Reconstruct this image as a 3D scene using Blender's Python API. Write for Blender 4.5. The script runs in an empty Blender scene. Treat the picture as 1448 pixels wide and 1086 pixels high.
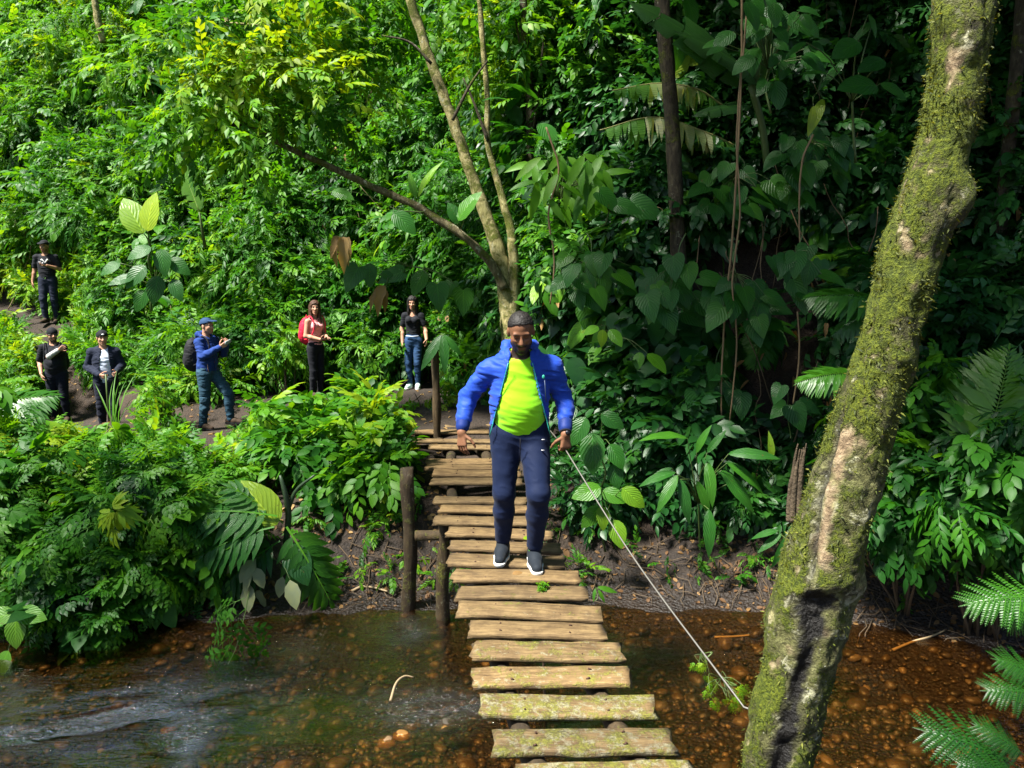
import bpy, math, random
import numpy as np
from mathutils import Vector, Matrix

SC = bpy.context.scene
COL = SC.collection
R = math.radians
rng = np.random.default_rng(11)

# ------------------------------------------------------------------ camera
FPX, PW, PH, HORIZ = 1100.0, 1448.0, 1086.0, 370.0
CAMZ = 3.15
PITCH = math.atan((PH / 2 - HORIZ) / FPX)
CP, SP = math.cos(PITCH), math.sin(PITCH)

def ray(px, py):
    a = (np.asarray(px, float) - PW / 2) / FPX
    b = (PH / 2 - np.asarray(py, float)) / FPX
    return np.stack([a, CP + b * SP, -SP + b * CP], -1)

def at(px, py, y):
    r = ray(px, py)
    t = y / r[1]
    return np.array([r[0] * t, y, CAMZ + r[2] * t])

def on_z(px, py, z):
    r = ray(px, py)
    t = (z - CAMZ) / r[2]
    return np.array([r[0] * t, r[1] * t, z])

def project(P):
    P = np.asarray(P, float)
    x, y, z = P[..., 0], P[..., 1], P[..., 2] - CAMZ
    d = y * CP - z * SP
    u = y * SP + z * CP
    d = np.where(d < 0.05, 0.05, d)
    return PW / 2 + FPX * x / d, PH / 2 - FPX * u / d, d

# ------------------------------------------------------------------ noise
def _hash(ix, iy, iz, s):
    n = (ix * 374761393 + iy * 668265263 + iz * 2147483647 + s * 974711) & 0x7fffffff
    n = ((n ^ (n >> 13)) * 1274126177) & 0x7fffffff
    n = (n ^ (n >> 16)) & 0xffff
    return n / 65535.0

def vnoise(P, s=0):
    P = np.asarray(P, float)
    i = np.floor(P).astype(np.int64)
    f = P - i
    f = f * f * (3 - 2 * f)
    o = 0
    for dx in (0, 1):
        for dy in (0, 1):
            for dz in (0, 1):
                w = (f[..., 0] if dx else 1 - f[..., 0]) * (f[..., 1] if dy else 1 - f[..., 1]) * (f[..., 2] if dz else 1 - f[..., 2])
                o = o + w * _hash(i[..., 0] + dx, i[..., 1] + dy, i[..., 2] + dz, s)
    return o * 2 - 1

def fbm(P, oct=3, s=0):
    P = np.asarray(P, float)
    o, a = 0, 1.0
    for k in range(oct):
        o = o + a * vnoise(P * 2 ** k + 17.3 * k, s + k)
        a *= .5
    return o

def sstep(a, b, x):
    t = np.clip((x - a) / (b - a), 0, 1)
    return t * t * (3 - 2 * t)

# ------------------------------------------------------------------ objects
def link(o):
    COL.objects.link(o)
    return o

def tag(o, label=None, cat=None, group=None, kind=None):
    if label: o['label'] = label
    if cat: o['category'] = cat
    if group: o['group'] = group
    if kind: o['kind'] = kind
    return o

def thing(name, label, cat, loc=(0, 0, 0), group=None):
    o = link(bpy.data.objects.new(name, None))
    o.empty_display_size = .1
    o.location = [float(c) for c in loc]
    return tag(o, label, cat, group)

def mk(name, V, F, mats, parent=None, attrs=None, smooth=True, fmat=None, origin=None):
    """one mesh object from arrays; F is an array (n,3)/(n,4) or a list of such arrays; V in world space"""
    V = np.asarray(V, np.float32)
    if parent is not None:
        V = V - np.array(parent.matrix_basis.translation, np.float32) - (np.array(parent.parent.matrix_basis.translation, np.float32) if parent.parent else 0)
    if origin is not None:
        V = V - np.asarray(origin, np.float32)
    Fs = F if isinstance(F, (list, tuple)) else [F]
    Fs = [np.asarray(f, np.int32) for f in Fs if len(f)]
    me = bpy.data.meshes.new(name)
    nl = sum(f.size for f in Fs)
    nf = sum(len(f) for f in Fs)
    me.vertices.add(len(V)); me.loops.add(nl); me.polygons.add(nf)
    me.vertices.foreach_set('co', V.ravel())
    me.loops.foreach_set('vertex_index', np.concatenate([f.ravel() for f in Fs]))
    st, k = [], 0
    for f in Fs:
        st.append(k + np.arange(len(f)) * f.shape[1]); k += f.size
    me.polygons.foreach_set('loop_start', np.concatenate(st).astype(np.int32))
    if smooth: me.polygons.foreach_set('use_smooth', np.ones(nf, bool))
    if not isinstance(mats, (list, tuple)): mats = [mats]
    for m in mats: me.materials.append(m)
    if fmat is not None: me.polygons.foreach_set('material_index', np.asarray(fmat, np.int32))
    me.update(calc_edges=True)
    for k, (tp, a) in (attrs or {}).items():
        at_ = me.attributes.new(k, tp, 'POINT')
        a = np.asarray(a, np.float32)
        at_.data.foreach_set({'FLOAT': 'value', 'FLOAT_VECTOR': 'vector', 'FLOAT_COLOR': 'color'}[tp], a.ravel())
    me.validate(clean_customdata=False)
    o = link(bpy.data.objects.new(name, me))
    if parent is not None: o.parent = parent
    if origin is not None: o.location = [float(c) for c in origin]
    return o

def cat_meshes(parts):
    """join [(V,F)] with the same face size"""
    Vs, Fs, k = [], [], 0
    for V, F in parts:
        Vs.append(V); Fs.append(np.asarray(F) + k); k += len(V)
    return np.concatenate(Vs), np.concatenate(Fs)

def unit(v):
    v = np.asarray(v, float)
    return v / np.maximum(np.linalg.norm(v, axis=-1, keepdims=True), 1e-9)

def smooth_path(pts, n):
    """Catmull-Rom through pts -> n points"""
    p = np.asarray(pts, float)
    if len(p) == 2:
        t = np.linspace(0, 1, n)[:, None]
        return p[0] * (1 - t) + p[1] * t
    q = np.vstack([2 * p[0] - p[1], p, 2 * p[-1] - p[-2]])
    m = len(p) - 1
    out = []
    for t in np.linspace(0, m, n):
        i = min(int(t), m - 1); u = t - i
        a, b, c, d = q[i], q[i + 1], q[i + 2], q[i + 3]
        out.append(.5 * (2 * b + (c - a) * u + (2 * a - 5 * b + 4 * c - d) * u * u + (3 * b - a - 3 * c + d) * u ** 3))
    return np.array(out)

def tube(pts, rad, seg=8, cap=True):
    """quads; caps closed by shrunken end rings"""
    p = np.asarray(pts, float)
    n = len(p)
    r = np.broadcast_to(np.asarray(rad, float), (n,)).copy()
    if cap:
        p = np.vstack([p[:1], p, p[-1:]]); r = np.concatenate([[r[0] * .02], r, [r[-1] * .02]]); n += 2
    T = np.gradient(p, axis=0)
    if cap: T[0], T[-1] = T[1], T[-2]
    T = unit(T)
    ref = np.array([0, 0, 1.]) if abs(T[1][2]) < .9 else np.array([1., 0, 0])
    N = unit(np.cross(T[0], ref))
    Vs = []
    a = np.arange(seg) / seg * 2 * math.pi
    for i in range(n):
        N = unit(N - T[i] * (N @ T[i]))
        B = np.cross(T[i], N)
        Vs.append(p[i] + r[i] * (np.cos(a)[:, None] * N + np.sin(a)[:, None] * B))
    V = np.concatenate(Vs)
    i = np.arange(n - 1)[:, None] * seg
    j = np.arange(seg)[None]
    k = (j + 1) % seg
    F = np.stack([i + j, i + k, i + seg + k, i + seg + j], -1).reshape(-1, 4)
    return V, F

# ------------------------------------------------------------------ material DSL
class M:
    def __init__(s, name):
        s.m = bpy.data.materials.new(name)
        s.m.use_nodes = True
        s.t = s.m.node_tree
        s.n = s.t.nodes
        s.b = s.n['Principled BSDF']
        s.out = s.n['Material Output']
    def node(s, kind, **kw):
        nd = s.n.new(kind)
        for k, v in kw.items(): setattr(nd, k, v)
        return nd
    def lk(s, a, b): s.t.links.new(a, b)
    def inp(s, nd, i, v):
        if hasattr(v, 'is_output'): s.lk(v, nd.inputs[i])
        else: nd.inputs[i].default_value = v
    def set(s, **kw):
        for k, v in kw.items():
            s.inp(s.b, {'base': 'Base Color', 'rough': 'Roughness', 'metal': 'Metallic', 'spec': 'Specular IOR Level', 'trans': 'Transmission Weight', 'ior': 'IOR', 'normal': 'Normal', 'coat': 'Coat Weight', 'sheen': 'Sheen Weight', 'sss': 'Subsurface Weight'}[k],
                  (*v, 1) if isinstance(v, tuple) and len(v) == 3 else v)
        return s
    def coord(s, which='Object', scale=None, off=None):
        c = s.node('ShaderNodeTexCoord').outputs[which]
        if scale is not None or off is not None:
            mp = s.node('ShaderNodeMapping')
            s.lk(c, mp.inputs[0])
            if scale is not None: mp.inputs['Scale'].default_value = scale
            if off is not None: s.inp(mp, 'Location', off)
            c = mp.outputs[0]
        return c
    def noise(s, co, scale, detail=4, rough=.6, dist=0., out='Fac'):
        nd = s.node('ShaderNodeTexNoise')
        s.lk(co, nd.inputs['Vector'])
        nd.inputs['Scale'].default_value = scale; nd.inputs['Detail'].default_value = detail
        nd.inputs['Roughness'].default_value = rough; nd.inputs['Distortion'].default_value = dist
        return nd.outputs[out]
    def voro(s, co, scale, feature='F1', out='Distance'):
        nd = s.node('ShaderNodeTexVoronoi', feature=feature)
        s.lk(co, nd.inputs['Vector']); nd.inputs['Scale'].default_value = scale
        return nd.outputs[out]
    def ramp(s, fac, stops, interp='LINEAR'):
        nd = s.node('ShaderNodeValToRGB')
        s.inp(nd, 0, fac)
        cr = nd.color_ramp; cr.interpolation = interp
        while len(cr.elements) < len(stops): cr.elements.new(.5)
        for e, (p, c) in zip(cr.elements, stops):
            e.position = p
            e.color = (c, c, c, 1) if isinstance(c, (int, float)) else (*c, 1)
        return nd.outputs[0]
    def mix(s, fac, a, b, mode='MIX'):
        nd = s.node('ShaderNodeMix', data_type='RGBA', blend_type=mode)
        s.inp(nd, 0, fac)
        for i, v in ((6, a), (7, b)):
            s.inp(nd, i, (*v, 1) if isinstance(v, tuple) and len(v) == 3 else v)
        return nd.outputs[2]
    def math(s, op, a, b=0., c=None, clamp=False):
        nd = s.node('ShaderNodeMath', operation=op, use_clamp=clamp)
        s.inp(nd, 0, a); s.inp(nd, 1, b)
        if c is not None: s.inp(nd, 2, c)
        return nd.outputs[0]
    def attr(s, name, kind='GEOMETRY', out='Fac'):
        nd = s.node('ShaderNodeAttribute', attribute_name=name, attribute_type=kind)
        return nd.outputs[out]
    def bump(s, h, strength=.4, dist=.01, normal=None):
        nd = s.node('ShaderNodeBump')
        s.inp(nd, 'Height', h); nd.inputs['Strength'].default_value = strength; nd.inputs['Distance'].default_value = dist
        if normal is not None: s.lk(normal, nd.inputs['Normal'])
        return nd.outputs[0]

def leafmat(name, cols, trans=.35, rough=.38, veins=0, tboost=2.2, spec=.5):
    """cols: ramp of base colours over the per-leaf tint; veins: number of side veins (0 none)"""
    m = M(name)
    t = m.attr('tint')
    n = len(cols)
    base = m.ramp(t, [(i / (n - 1), c) for i, c in enumerate(cols)])
    co = m.coord('Object')
    sp = m.noise(co, 9 if veins else 14, 2)
    base = m.mix(m.ramp(sp, [(.3, 0.), (.75, .45)]), base, m.mix(1., base, (1.55, 1.35, .8), 'MULTIPLY'))
    if veins:
        xyz = m.node('ShaderNodeSeparateXYZ'); m.lk(m.attr('co', out='Vector'), xyz.inputs[0])
        u = m.math('ABSOLUTE', xyz.outputs[0])
        v = xyz.outputs[1]
        rib = m.math('LESS_THAN', u, .035)
        sv = m.math('SINE', m.math('MULTIPLY_ADD', m.math('SUBTRACT', v, m.math('MULTIPLY', u, .45)), veins * 6.283, 0.))
        side = m.ramp(sv, [(.9, 0.), (1., .55)])
        vm = m.math('MAXIMUM', rib, side)
        base = m.mix(m.math('MULTIPLY', vm, .55), base, m.mix(1., base, (2.2, 1.9, 1.8), 'MULTIPLY'))
        m.set(normal=m.bump(m.math('ADD', sv, m.math('MULTIPLY', sp, 1.5)), .35, .006))
        # insect holes and brown specks
        bl = m.ramp(m.noise(co, 23, 3), [(.68, 0.), (.73, .7)])
        base = m.mix(bl, base, (.11, .07, .02))
    m.set(base=base, rough=rough, spec=spec)
    tr = m.node('ShaderNodeBsdfTranslucent')
    m.lk(m.mix(1., base, (tboost * 1.25, tboost, tboost * .35), 'MULTIPLY'), tr.inputs[0])
    ms = m.node('ShaderNodeMixShader')
    ms.inputs[0].default_value = trans
    m.lk(m.b.outputs[0], ms.inputs[1]); m.lk(tr.outputs[0], ms.inputs[2])
    m.lk(ms.outputs[0], m.out.inputs[0])
    return m.m

def plain(name, col, rough=.6, metal=0., bumps=None, var=0., spec=.5):
    m = M(name)
    co = m.coord('Object')
    c = (*col, 1)
    if var:
        n = m.noise(co, 6, 3)
        c = m.mix(n, tuple(x * (1 - var) for x in col), tuple(min(1, x * (1 + var)) for x in col))
    m.set(rough=rough, metal=metal, spec=spec)
    m.inp(m.b, 'Base Color', c)
    if bumps:
        m.set(normal=m.bump(m.noise(co, bumps[0], 3), bumps[1], bumps[2]))
    return m.m
# ------------------------------------------------------------------ terrain
YB = ([-14, -8, -4, -1.74, 1.1, 2.8, 4, 7, 12], [4.9, 5.6, 6.15, 6.7, 6.85, 6.45, 5.95, 4.9, 3.6])
YH = ([-30, -14, -9, -5.5, -3, -1, .3, 1.2, 2, 4, 7, 14], [24, 19, 16.6, 14.4, 14.1, 13.6, 12.0, 9.2, 8.1, 7.5, 6.5, 5.0])

# where the hikers stand: the trodden ground meets their soles
FEET = [at(px, py, H * FPX / hp * .995) for px, py, hp, H in ((73, 456, 114, 1.74), (86, 597, 136, 1.70), (156, 613, 149, 1.72), (300, 606, 159, 1.75), (449, 562, 138, 1.64), (586, 549, 131, 1.62))]
FDZ = None
def height(x, y, fine=True):
    x = np.asarray(x, float); y = np.asarray(y, float)
    yb = np.interp(x, *YB)
    yh = np.interp(x, *YH)
    w = np.clip(3.3 - .04 * x, 2.6, 4)
    s = y - yb
    bank = .66 * sstep(-.05, 1.45, s) + .10 * sstep(1.2, 3.5, s)
    bed = -.24 * sstep(0, .8, -s) * sstep(0, .7, s + w + .2)
    near = 1.25 * sstep(0, 2.4, -(s + w))
    z = bank + bed + near
    left = sstep(0., -2., x)
    # terrace is a little higher where the bridge lands
    z = z + .22 * np.exp(-((x + 1.0) / 1.5) ** 2 - ((y - 11.2) / 1.9) ** 2)
    z = z + .3 * np.maximum(0, y - 13.2) * sstep(-6., -8.5, x) * sstep(0, 1, s)
    slope = np.interp(x, [-14, -6, -1, 1.5, 8], [1.35, 1.6, 1.7, 1.9, 1.8])
    d = np.maximum(0, y - yh)
    hill = slope * (d - .45 * (1 - np.exp(-d / .45)))
    z = z + np.minimum(hill, 20 + .3 * hill)
    if FDZ is not None:
        for p_, dz in zip(FEET, FDZ):
            q = ((x - p_[0]) ** 2 + (y - p_[1]) ** 2) / 1.0
            z = z + dz * np.exp(-q * q * 1.2 - q * .15)
    if fine:
        P = np.stack([x, y, 0 * x], -1)
        z = z + .05 * fbm(P * 1.7, 3, 5) * sstep(-.2, .5, np.abs(s)) * sstep(12.4, 10.5, y) + .25 * fbm(P * .45, 2, 9) * sstep(0, 2, d)
    return z

FDZ = [p_[2] - .01 - float(height(p_[0], p_[1])) for p_ in FEET]
def ground_at(px, py, lift=0.):
    """first point where the picture ray meets the terrain (vectorised)"""
    r = ray(px, py)
    r = r / r[..., 1:2]
    y = np.full(r.shape[:-1], 3.0)
    hit = np.zeros(y.shape, bool)
    for _ in range(620):
        z = CAMZ + r[..., 2] * y
        hit |= z <= height(r[..., 0] * y, y, False) + lift
        y = np.where(hit, y, y + .06)
    return np.stack([r[..., 0] * y, y, CAMZ + r[..., 2] * y], -1)

def gz(x, y): return float(height(x, y))

xs = np.concatenate([np.linspace(-45, -16, 16)[:-1], np.linspace(-16, -6, 70)[:-1], np.linspace(-6, 6, 190), np.linspace(6, 14, 50)[1:], np.linspace(14, 40, 14)[1:]])
ys = np.concatenate([np.linspace(-40, -1, 18)[:-1], np.linspace(-1, 12, 200)[:-1], np.linspace(12, 26, 110)[:-1], np.linspace(26, 60, 20)])
gx, gy = np.meshgrid(xs, ys, indexing='ij')
gzv = height(gx, gy)
V = np.stack([gx, gy, gzv], -1).reshape(-1, 3)
ny = len(ys)
ii = (np.arange(len(xs) - 1)[:, None] * ny + np.arange(ny - 1)[None]).ravel()
F = np.stack([ii, ii + ny, ii + ny + 1, ii + 1], -1)

m = M('soil')
co = m.coord('Object')
n1 = m.noise(co, 2.2, 6, .65); n2 = m.noise(co, 22, 5, .7); n3 = m.voro(co, 34)
base = m.ramp(n1, [(.25, (.010, .006, .004)), (.5, (.022, .0135, .008)), (.8, (.050, .031, .018))])
base = m.mix(m.ramp(n2, [(.45, 0.), (.75, .75)]), base, (.055, .034, .019))
gn = m.node('ShaderNodeSeparateXYZ'); m.lk(m.coord('Object'), gn.inputs[0])
wet = m.ramp(gn.outputs[2], [(-.0, 1.), (.25, .35), (.5, 0.)])
base = m.mix(wet, base, m.mix(1., base, (.42, .36, .3), 'MULTIPLY'))
m.set(base=base, rough=m.math('SUBTRACT', .9, m.math('MULTIPLY', wet, .5)), normal=m.bump(m.math('ADD', n2, m.math('MULTIPLY', n3, .6)), .8, .04))
SOIL = m.m
tag(mk('ground', V, F, SOIL), kind='structure')

# ------------------------------------------------------------------ stream
wx = np.concatenate([np.linspace(-13, -6, 60)[:-1], np.linspace(-6, 4, 560)[:-1], np.linspace(4, 11, 80)]); wt = np.linspace(0, 1, 260)
gx, gt = np.meshgrid(wx, wt, indexing='ij')
yb = np.interp(gx, *YB)
gy = yb + .25 - gt * 4.6
P = np.stack([gx * 1.1 + gy * .5, gy * 3.2 - gx * .9, 0 * gx], -1)
riff = sstep(-1.9, -3.0, gx + .9 * fbm(np.stack([gx, gy, 0 * gx], -1) * .9, 2, 33)) * sstep(5.7, 5.0, gy) * sstep(-.25, .35, fbm(np.stack([gx * .8 + gy * .5, gy * 3.4 - gx * 1.1, 0 * gx], -1), 3, 35)) + .8 * np.exp(-((gx + .55) / .45) ** 2 - ((gy - 5.15) / .3) ** 2) + .6 * np.exp(-((gx + .9) / .25) ** 2 - ((gy - 6.3) / .35) ** 2)
riff = np.clip(riff, 0, 1)
zz = (.006 + .012 * riff) * fbm(P * 1.3, 3, 31) + (.003 + .008 * riff) * fbm(np.stack([gx * 5 + gy * 2, gy * 11 - gx * 3, 0 * gx], -1), 2, 41)
V = np.stack([gx, gy, zz], -1).reshape(-1, 3)
n_ = len(wt)
ii = (np.arange(len(wx) - 1)[:, None] * n_ + np.arange(n_ - 1)[None]).ravel()
F = np.stack([ii, ii + n_, ii + n_ + 1, ii + 1], -1)
m = M('stream_water')
mp = m.coord('Object', scale=(2.2, 6.5, 1))
mp2 = m.node('ShaderNodeMapping'); m.lk(m.coord('Object'), mp2.inputs[0])
mp2.inputs['Rotation'].default_value = (0, 0, R(-17)); mp2.inputs['Scale'].default_value = (2.6, 9, 1)
a = m.noise(mp2.outputs[0], 1.6, 4, .6, .8)
b = m.noise(mp2.outputs[0], 5.5, 3, .6, .5)
calm = m.math('ADD', m.ramp(m.noise(m.coord('Object', scale=(.5, .9, 1)), 1.0, 2), [(.44, .12), (.62, .6)]), m.math('MULTIPLY', m.attr('riffle'), .8))
nrm = m.bump(m.math('MULTIPLY', m.math('ADD', a, m.math('MULTIPLY', b, .6)), calm), .8, .07)
gl = m.node('ShaderNodeBsdfGlossy'); m.inp(gl, 'Roughness', m.math('ADD', .05, m.math('MULTIPLY', m.attr('riffle'), .09))); m.lk(nrm, gl.inputs['Normal'])
tr = m.node('ShaderNodeBsdfTransparent'); tr.inputs[0].default_value = (.70, .49, .25, 1)
fr = m.node('ShaderNodeFresnel'); fr.inputs[0].default_value = 1.33; m.lk(nrm, fr.inputs['Normal'])
ms = m.node('ShaderNodeMixShader')
m.lk(m.math('MINIMUM', m.math('MULTIPLY', fr.outputs[0], m.math('ADD', .32, m.math('MULTIPLY', m.attr('riffle'), 1.1))), 1.), ms.inputs[0]); m.lk(tr.outputs[0], ms.inputs[1]); m.lk(gl.outputs[0], ms.inputs[2])
m.lk(ms.outputs[0], m.out.inputs[0])
tag(mk('stream', V, F, m.m, attrs={'riffle': ('FLOAT', riff.ravel())}), kind='structure')

# pebble shapes ------------------------------------------------------
def rock_shape(seed, n=10, mseg=7, flat=.6):
    th = np.linspace(0, math.pi, mseg); ph = np.arange(n) / n * 2 * math.pi
    T, Pp = np.meshgrid(th, ph, indexing='ij')
    D = np.stack([np.sin(T) * np.cos(Pp), np.sin(T) * np.sin(Pp), np.cos(T)], -1).reshape(-1, 3)
    r = 1 + .28 * fbm(D * 1.3 + seed * 7.7, 3, seed)
    V = D * r[:, None] * np.array([1, .78, flat])
    i = np.arange(mseg - 1)[:, None] * n; j = np.arange(n)[None]; k = (j + 1) % n
    F = np.stack([i + j, i + n + j, i + n + k, i + k], -1).reshape(-1, 4)
    return V, F

def scatter_rocks(name, pts, sizes, mat, seed, kind='stuff'):
    rr = np.random.default_rng(seed)
    shapes = [rock_shape(s) for s in range(6)]
    parts, tints = [], []
    for k, (p, s) in enumerate(zip(pts, sizes)):
        V, F = shapes[k % 6]
        a = rr.uniform(0, 6.28); c, s_ = math.cos(a), math.sin(a)
        W = V * s
        W = np.stack([W[:, 0] * c - W[:, 1] * s_, W[:, 0] * s_ + W[:, 1] * c, W[:, 2]], -1) + p
        parts.append((W, F)); tints.append(np.full(len(V), rr.random()))
    V, F = cat_meshes(parts)
    return tag(mk(name, V, F, mat, attrs={'tint': ('FLOAT', np.concatenate(tints))}), kind=kind)

m = M('stream_stone')
co = m.coord('Object')
base = m.ramp(m.attr('tint'), [(0, (.016, .012, .008)), (.4, (.045, .032, .017)), (.7, (.080, .054, .026)), (.9, (.075, .060, .042)), (1., (.20, .145, .08))])
base = m.mix(m.ramp(m.noise(co, 40, 4), [(.35, 0.), (.7, .6)]), base, m.mix(1., base, (.4, .36, .3), 'MULTIPLY'))
m.set(base=base, rough=.45, normal=m.bump(m.noise(co, 60, 4), .4, .01))
STONE = m.m
n = 8000
px = rng.uniform(-200, 1650, n); py = rng.uniform(868, 1180, n)
pts = np.array([on_z(a, b, -.2) for a, b in zip(px, py)])
yb = np.interp(pts[:, 0], *YB)
ok = (pts[:, 1] < yb + .05) & (pts[:, 1] > yb - 4)
pts = pts[ok]
pts[:, 2] = height(pts[:, 0], pts[:, 1]) + .004
sz = np.clip(rng.lognormal(-3.85, .55, len(pts)), .009, .085)
pts[:, 2] = np.minimum(pts[:, 2], -.012 - sz * .45)
scatter_rocks('stream_pebbles', pts, sz, STONE, 3)

# ------------------------------------------------------------------ wood
def woodmat(name, cols, mossy=True, along=(1, 14, 14)):
    m = M(name)
    oi = m.node('ShaderNodeObjectInfo')
    off = m.node('ShaderNodeCombineXYZ')
    m.lk(m.math('MULTIPLY', oi.outputs['Random'], 40.), off.inputs[0]); m.lk(m.math('MULTIPLY', oi.outputs['Random'], 17.), off.inputs[1])
    co = m.coord('Object', off=off.outputs[0])
    mp = m.node('ShaderNodeMapping'); m.lk(co, mp.inputs[0]); mp.inputs['Scale'].default_value = along
    g = m.noise(mp.outputs[0], 3.2, 6, .65, .6)
    g2 = m.noise(mp.outputs[0], 11, 4, .6)
    base = m.ramp(g, [(.2, cols[0]), (.5, cols[1]), (.8, cols[2])])
    base = m.mix(m.ramp(g2, [(.35, .6), (.55, 0.)]), base, m.mix(1., base, (.35, .3, .26), 'MULTIPLY'))
    big = m.noise(co, 5.5, 5, .7)
    base = m.mix(m.ramp(big, [(.42, 0.), (.62, .75)]), base, m.mix(1., base, (.48, .44, .42), 'MULTIPLY'))
    h = m.math('ADD', g, m.math('MULTIPLY', g2, .5))
    rough = .8
    if mossy:
        ms = m.attr('moss', 'OBJECT')
        mo = m.noise(co, 9, 6, .72, .3); fine = m.noise(co, 70, 3, .7)
        k = m.math('ADD', m.math('MULTIPLY', ms, .38), m.math('ADD', m.math('SUBTRACT', mo, .62), m.math('MULTIPLY', m.math('SUBTRACT', fine, .5), .25)))
        mk_ = m.ramp(k, [(.14, 0.), (.26, .85)])
        base = m.mix(mk_, base, m.ramp(fine, [(.3, (.045, .055, .008)), (.7, (.20, .21, .03))]))
        li = m.noise(co, 16, 5, .75, .2)
        lk_ = m.ramp(m.math('ADD', m.math('MULTIPLY', ms, .30), m.math('SUBTRACT', li, .60)), [(.16, 0.), (.24, .8)])
        base = m.mix(lk_, base, m.ramp(fine, [(.3, (.10, .10, .07)), (.7, (.29, .28, .20))]))
        dk = m.ramp(m.noise(co, 7.3, 4, .7), [(.60, 0.), (.72, .8)])
        base = m.mix(m.math('MULTIPLY', dk, m.math('ADD', m.math('MULTIPLY', ms, .7), .25)), base, (.035, .024, .015))
        h = m.math('ADD', h, m.math('MULTIPLY', mk_, m.math('MULTIPLY', fine, 1.2)))
    # knots and nail stains
    kn = m.ramp(m.voro(co, 3.1), [(.035, .85), (.075, 0.)])
    base = m.mix(kn, base, (.02, .012, .008))
    base = m.mix(1., base, m.ramp(m.math('FRACT', m.math('MULTIPLY', oi.outputs['Random'], 7.3)), [(0., (.62, .58, .52)), (.5, (1., .95, .85)), (1., (1.2, 1.1, .95))]), 'MULTIPLY')
    m.set(base=base, rough=rough, spec=.35, normal=m.bump(h, .7, .012))
    return m.m

PLANK = woodmat('weathered_plank', [(.068, .044, .021), (.175, .122, .058), (.29, .215, .11)])
LOGW = woodmat('old_log', [(.02, .015, .008), (.06, .042, .02), (.12, .085, .045)], True, (6, 6, 1.2))
NAIL = plain('rusty_iron', (.06, .03, .02), .6, .6)

DECK = .95
boards = [  # picture points; the first three lie below the frame, down to the near bank
    ((806, 1345), (1083, 1338), (1106, 1394), (812, 1400), .9),
    ((790, 1266), (1060, 1260), (1080, 1308), (796, 1314), .8),
    ((775, 1198), (1034, 1192), (1054, 1234), (782, 1240), .9),
    ((753, 1137), (1010, 1131), (1028, 1172), (760, 1178), 1.0),
    ((727.5, 1080), (978, 1075), (994, 1112), (733, 1118), 1.0),
    ((693.6, 1029.4), (942.6, 1025.9), (958.8, 1059.4), (701.6, 1062.9), .95),
    ((679, 980.7), (919, 981.7), (931, 1008.6), (685, 1011), 1.0),
    ((667.7, 941), (884.6, 943.7), (897.7, 966.9), (672, 967.9), .8),
    ((664.6, 905.7), (872.5, 909.9), (887.3, 932.3), (669.8, 929.9), .75),
    ((661.9, 875.7), (850, 881.6), (857.6, 900.6), (665.3, 897), .3),
    ((648.4, 848), (844.9, 855), (853.5, 875.4), (651.5, 868.5), .55),
    ((647, 826.3), (825.9, 831.5), (833.5, 846.4), (649, 842), .5),
    ((639.4, 804.6), (817.2, 808.4), (824, 822.9), (641, 820), .4),
    ((635.3, 782), (794.8, 786.6), (799, 802), (636.7, 795), .25),
    ((636.7, 763), (789.6, 767), (797, 779.7), (638.7, 776), .35),
    ((632.5, 743.5), (777.5, 748.6), (784.5, 759), (634, 755.5), .05),
    ((615, 727), (752, 731), (756, 743), (616, 740), .15),
    ((623, 714), (748, 717), (750, 725.5), (624, 722.7), .1),
    ((615, 700), (745, 703), (746, 713), (616, 711), .05),
    ((610.7, 673), (738, 676), (739, 687), (611.5, 684.5), .1),
    ((612.6, 663), (737, 664), (738, 671.5), (613.5, 671), .0),
    ((601.5, 656.6), (735, 657), (736, 663), (602, 662.6), .05),
    ((600.8, 647.5), (733, 648), (734, 655), (601.5, 654), .05),
    ((607, 626), (722, 626), (723, 638), (607, 637), .1),
    ((583.7, 620), (719, 619), (720, 625.2), (584, 625.6), .1),
    ((583.7, 606), (692, 604), (693, 612), (584, 613.5), .3),
    ((629, 597), (700, 596), (701, 603), (629, 604.5), .2),
]
bridge = thing('footbridge', 'narrow plank footbridge of mossy weathered boards crossing the brown stream', 'footbridge', on_z(760, 850, DECK))

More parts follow.
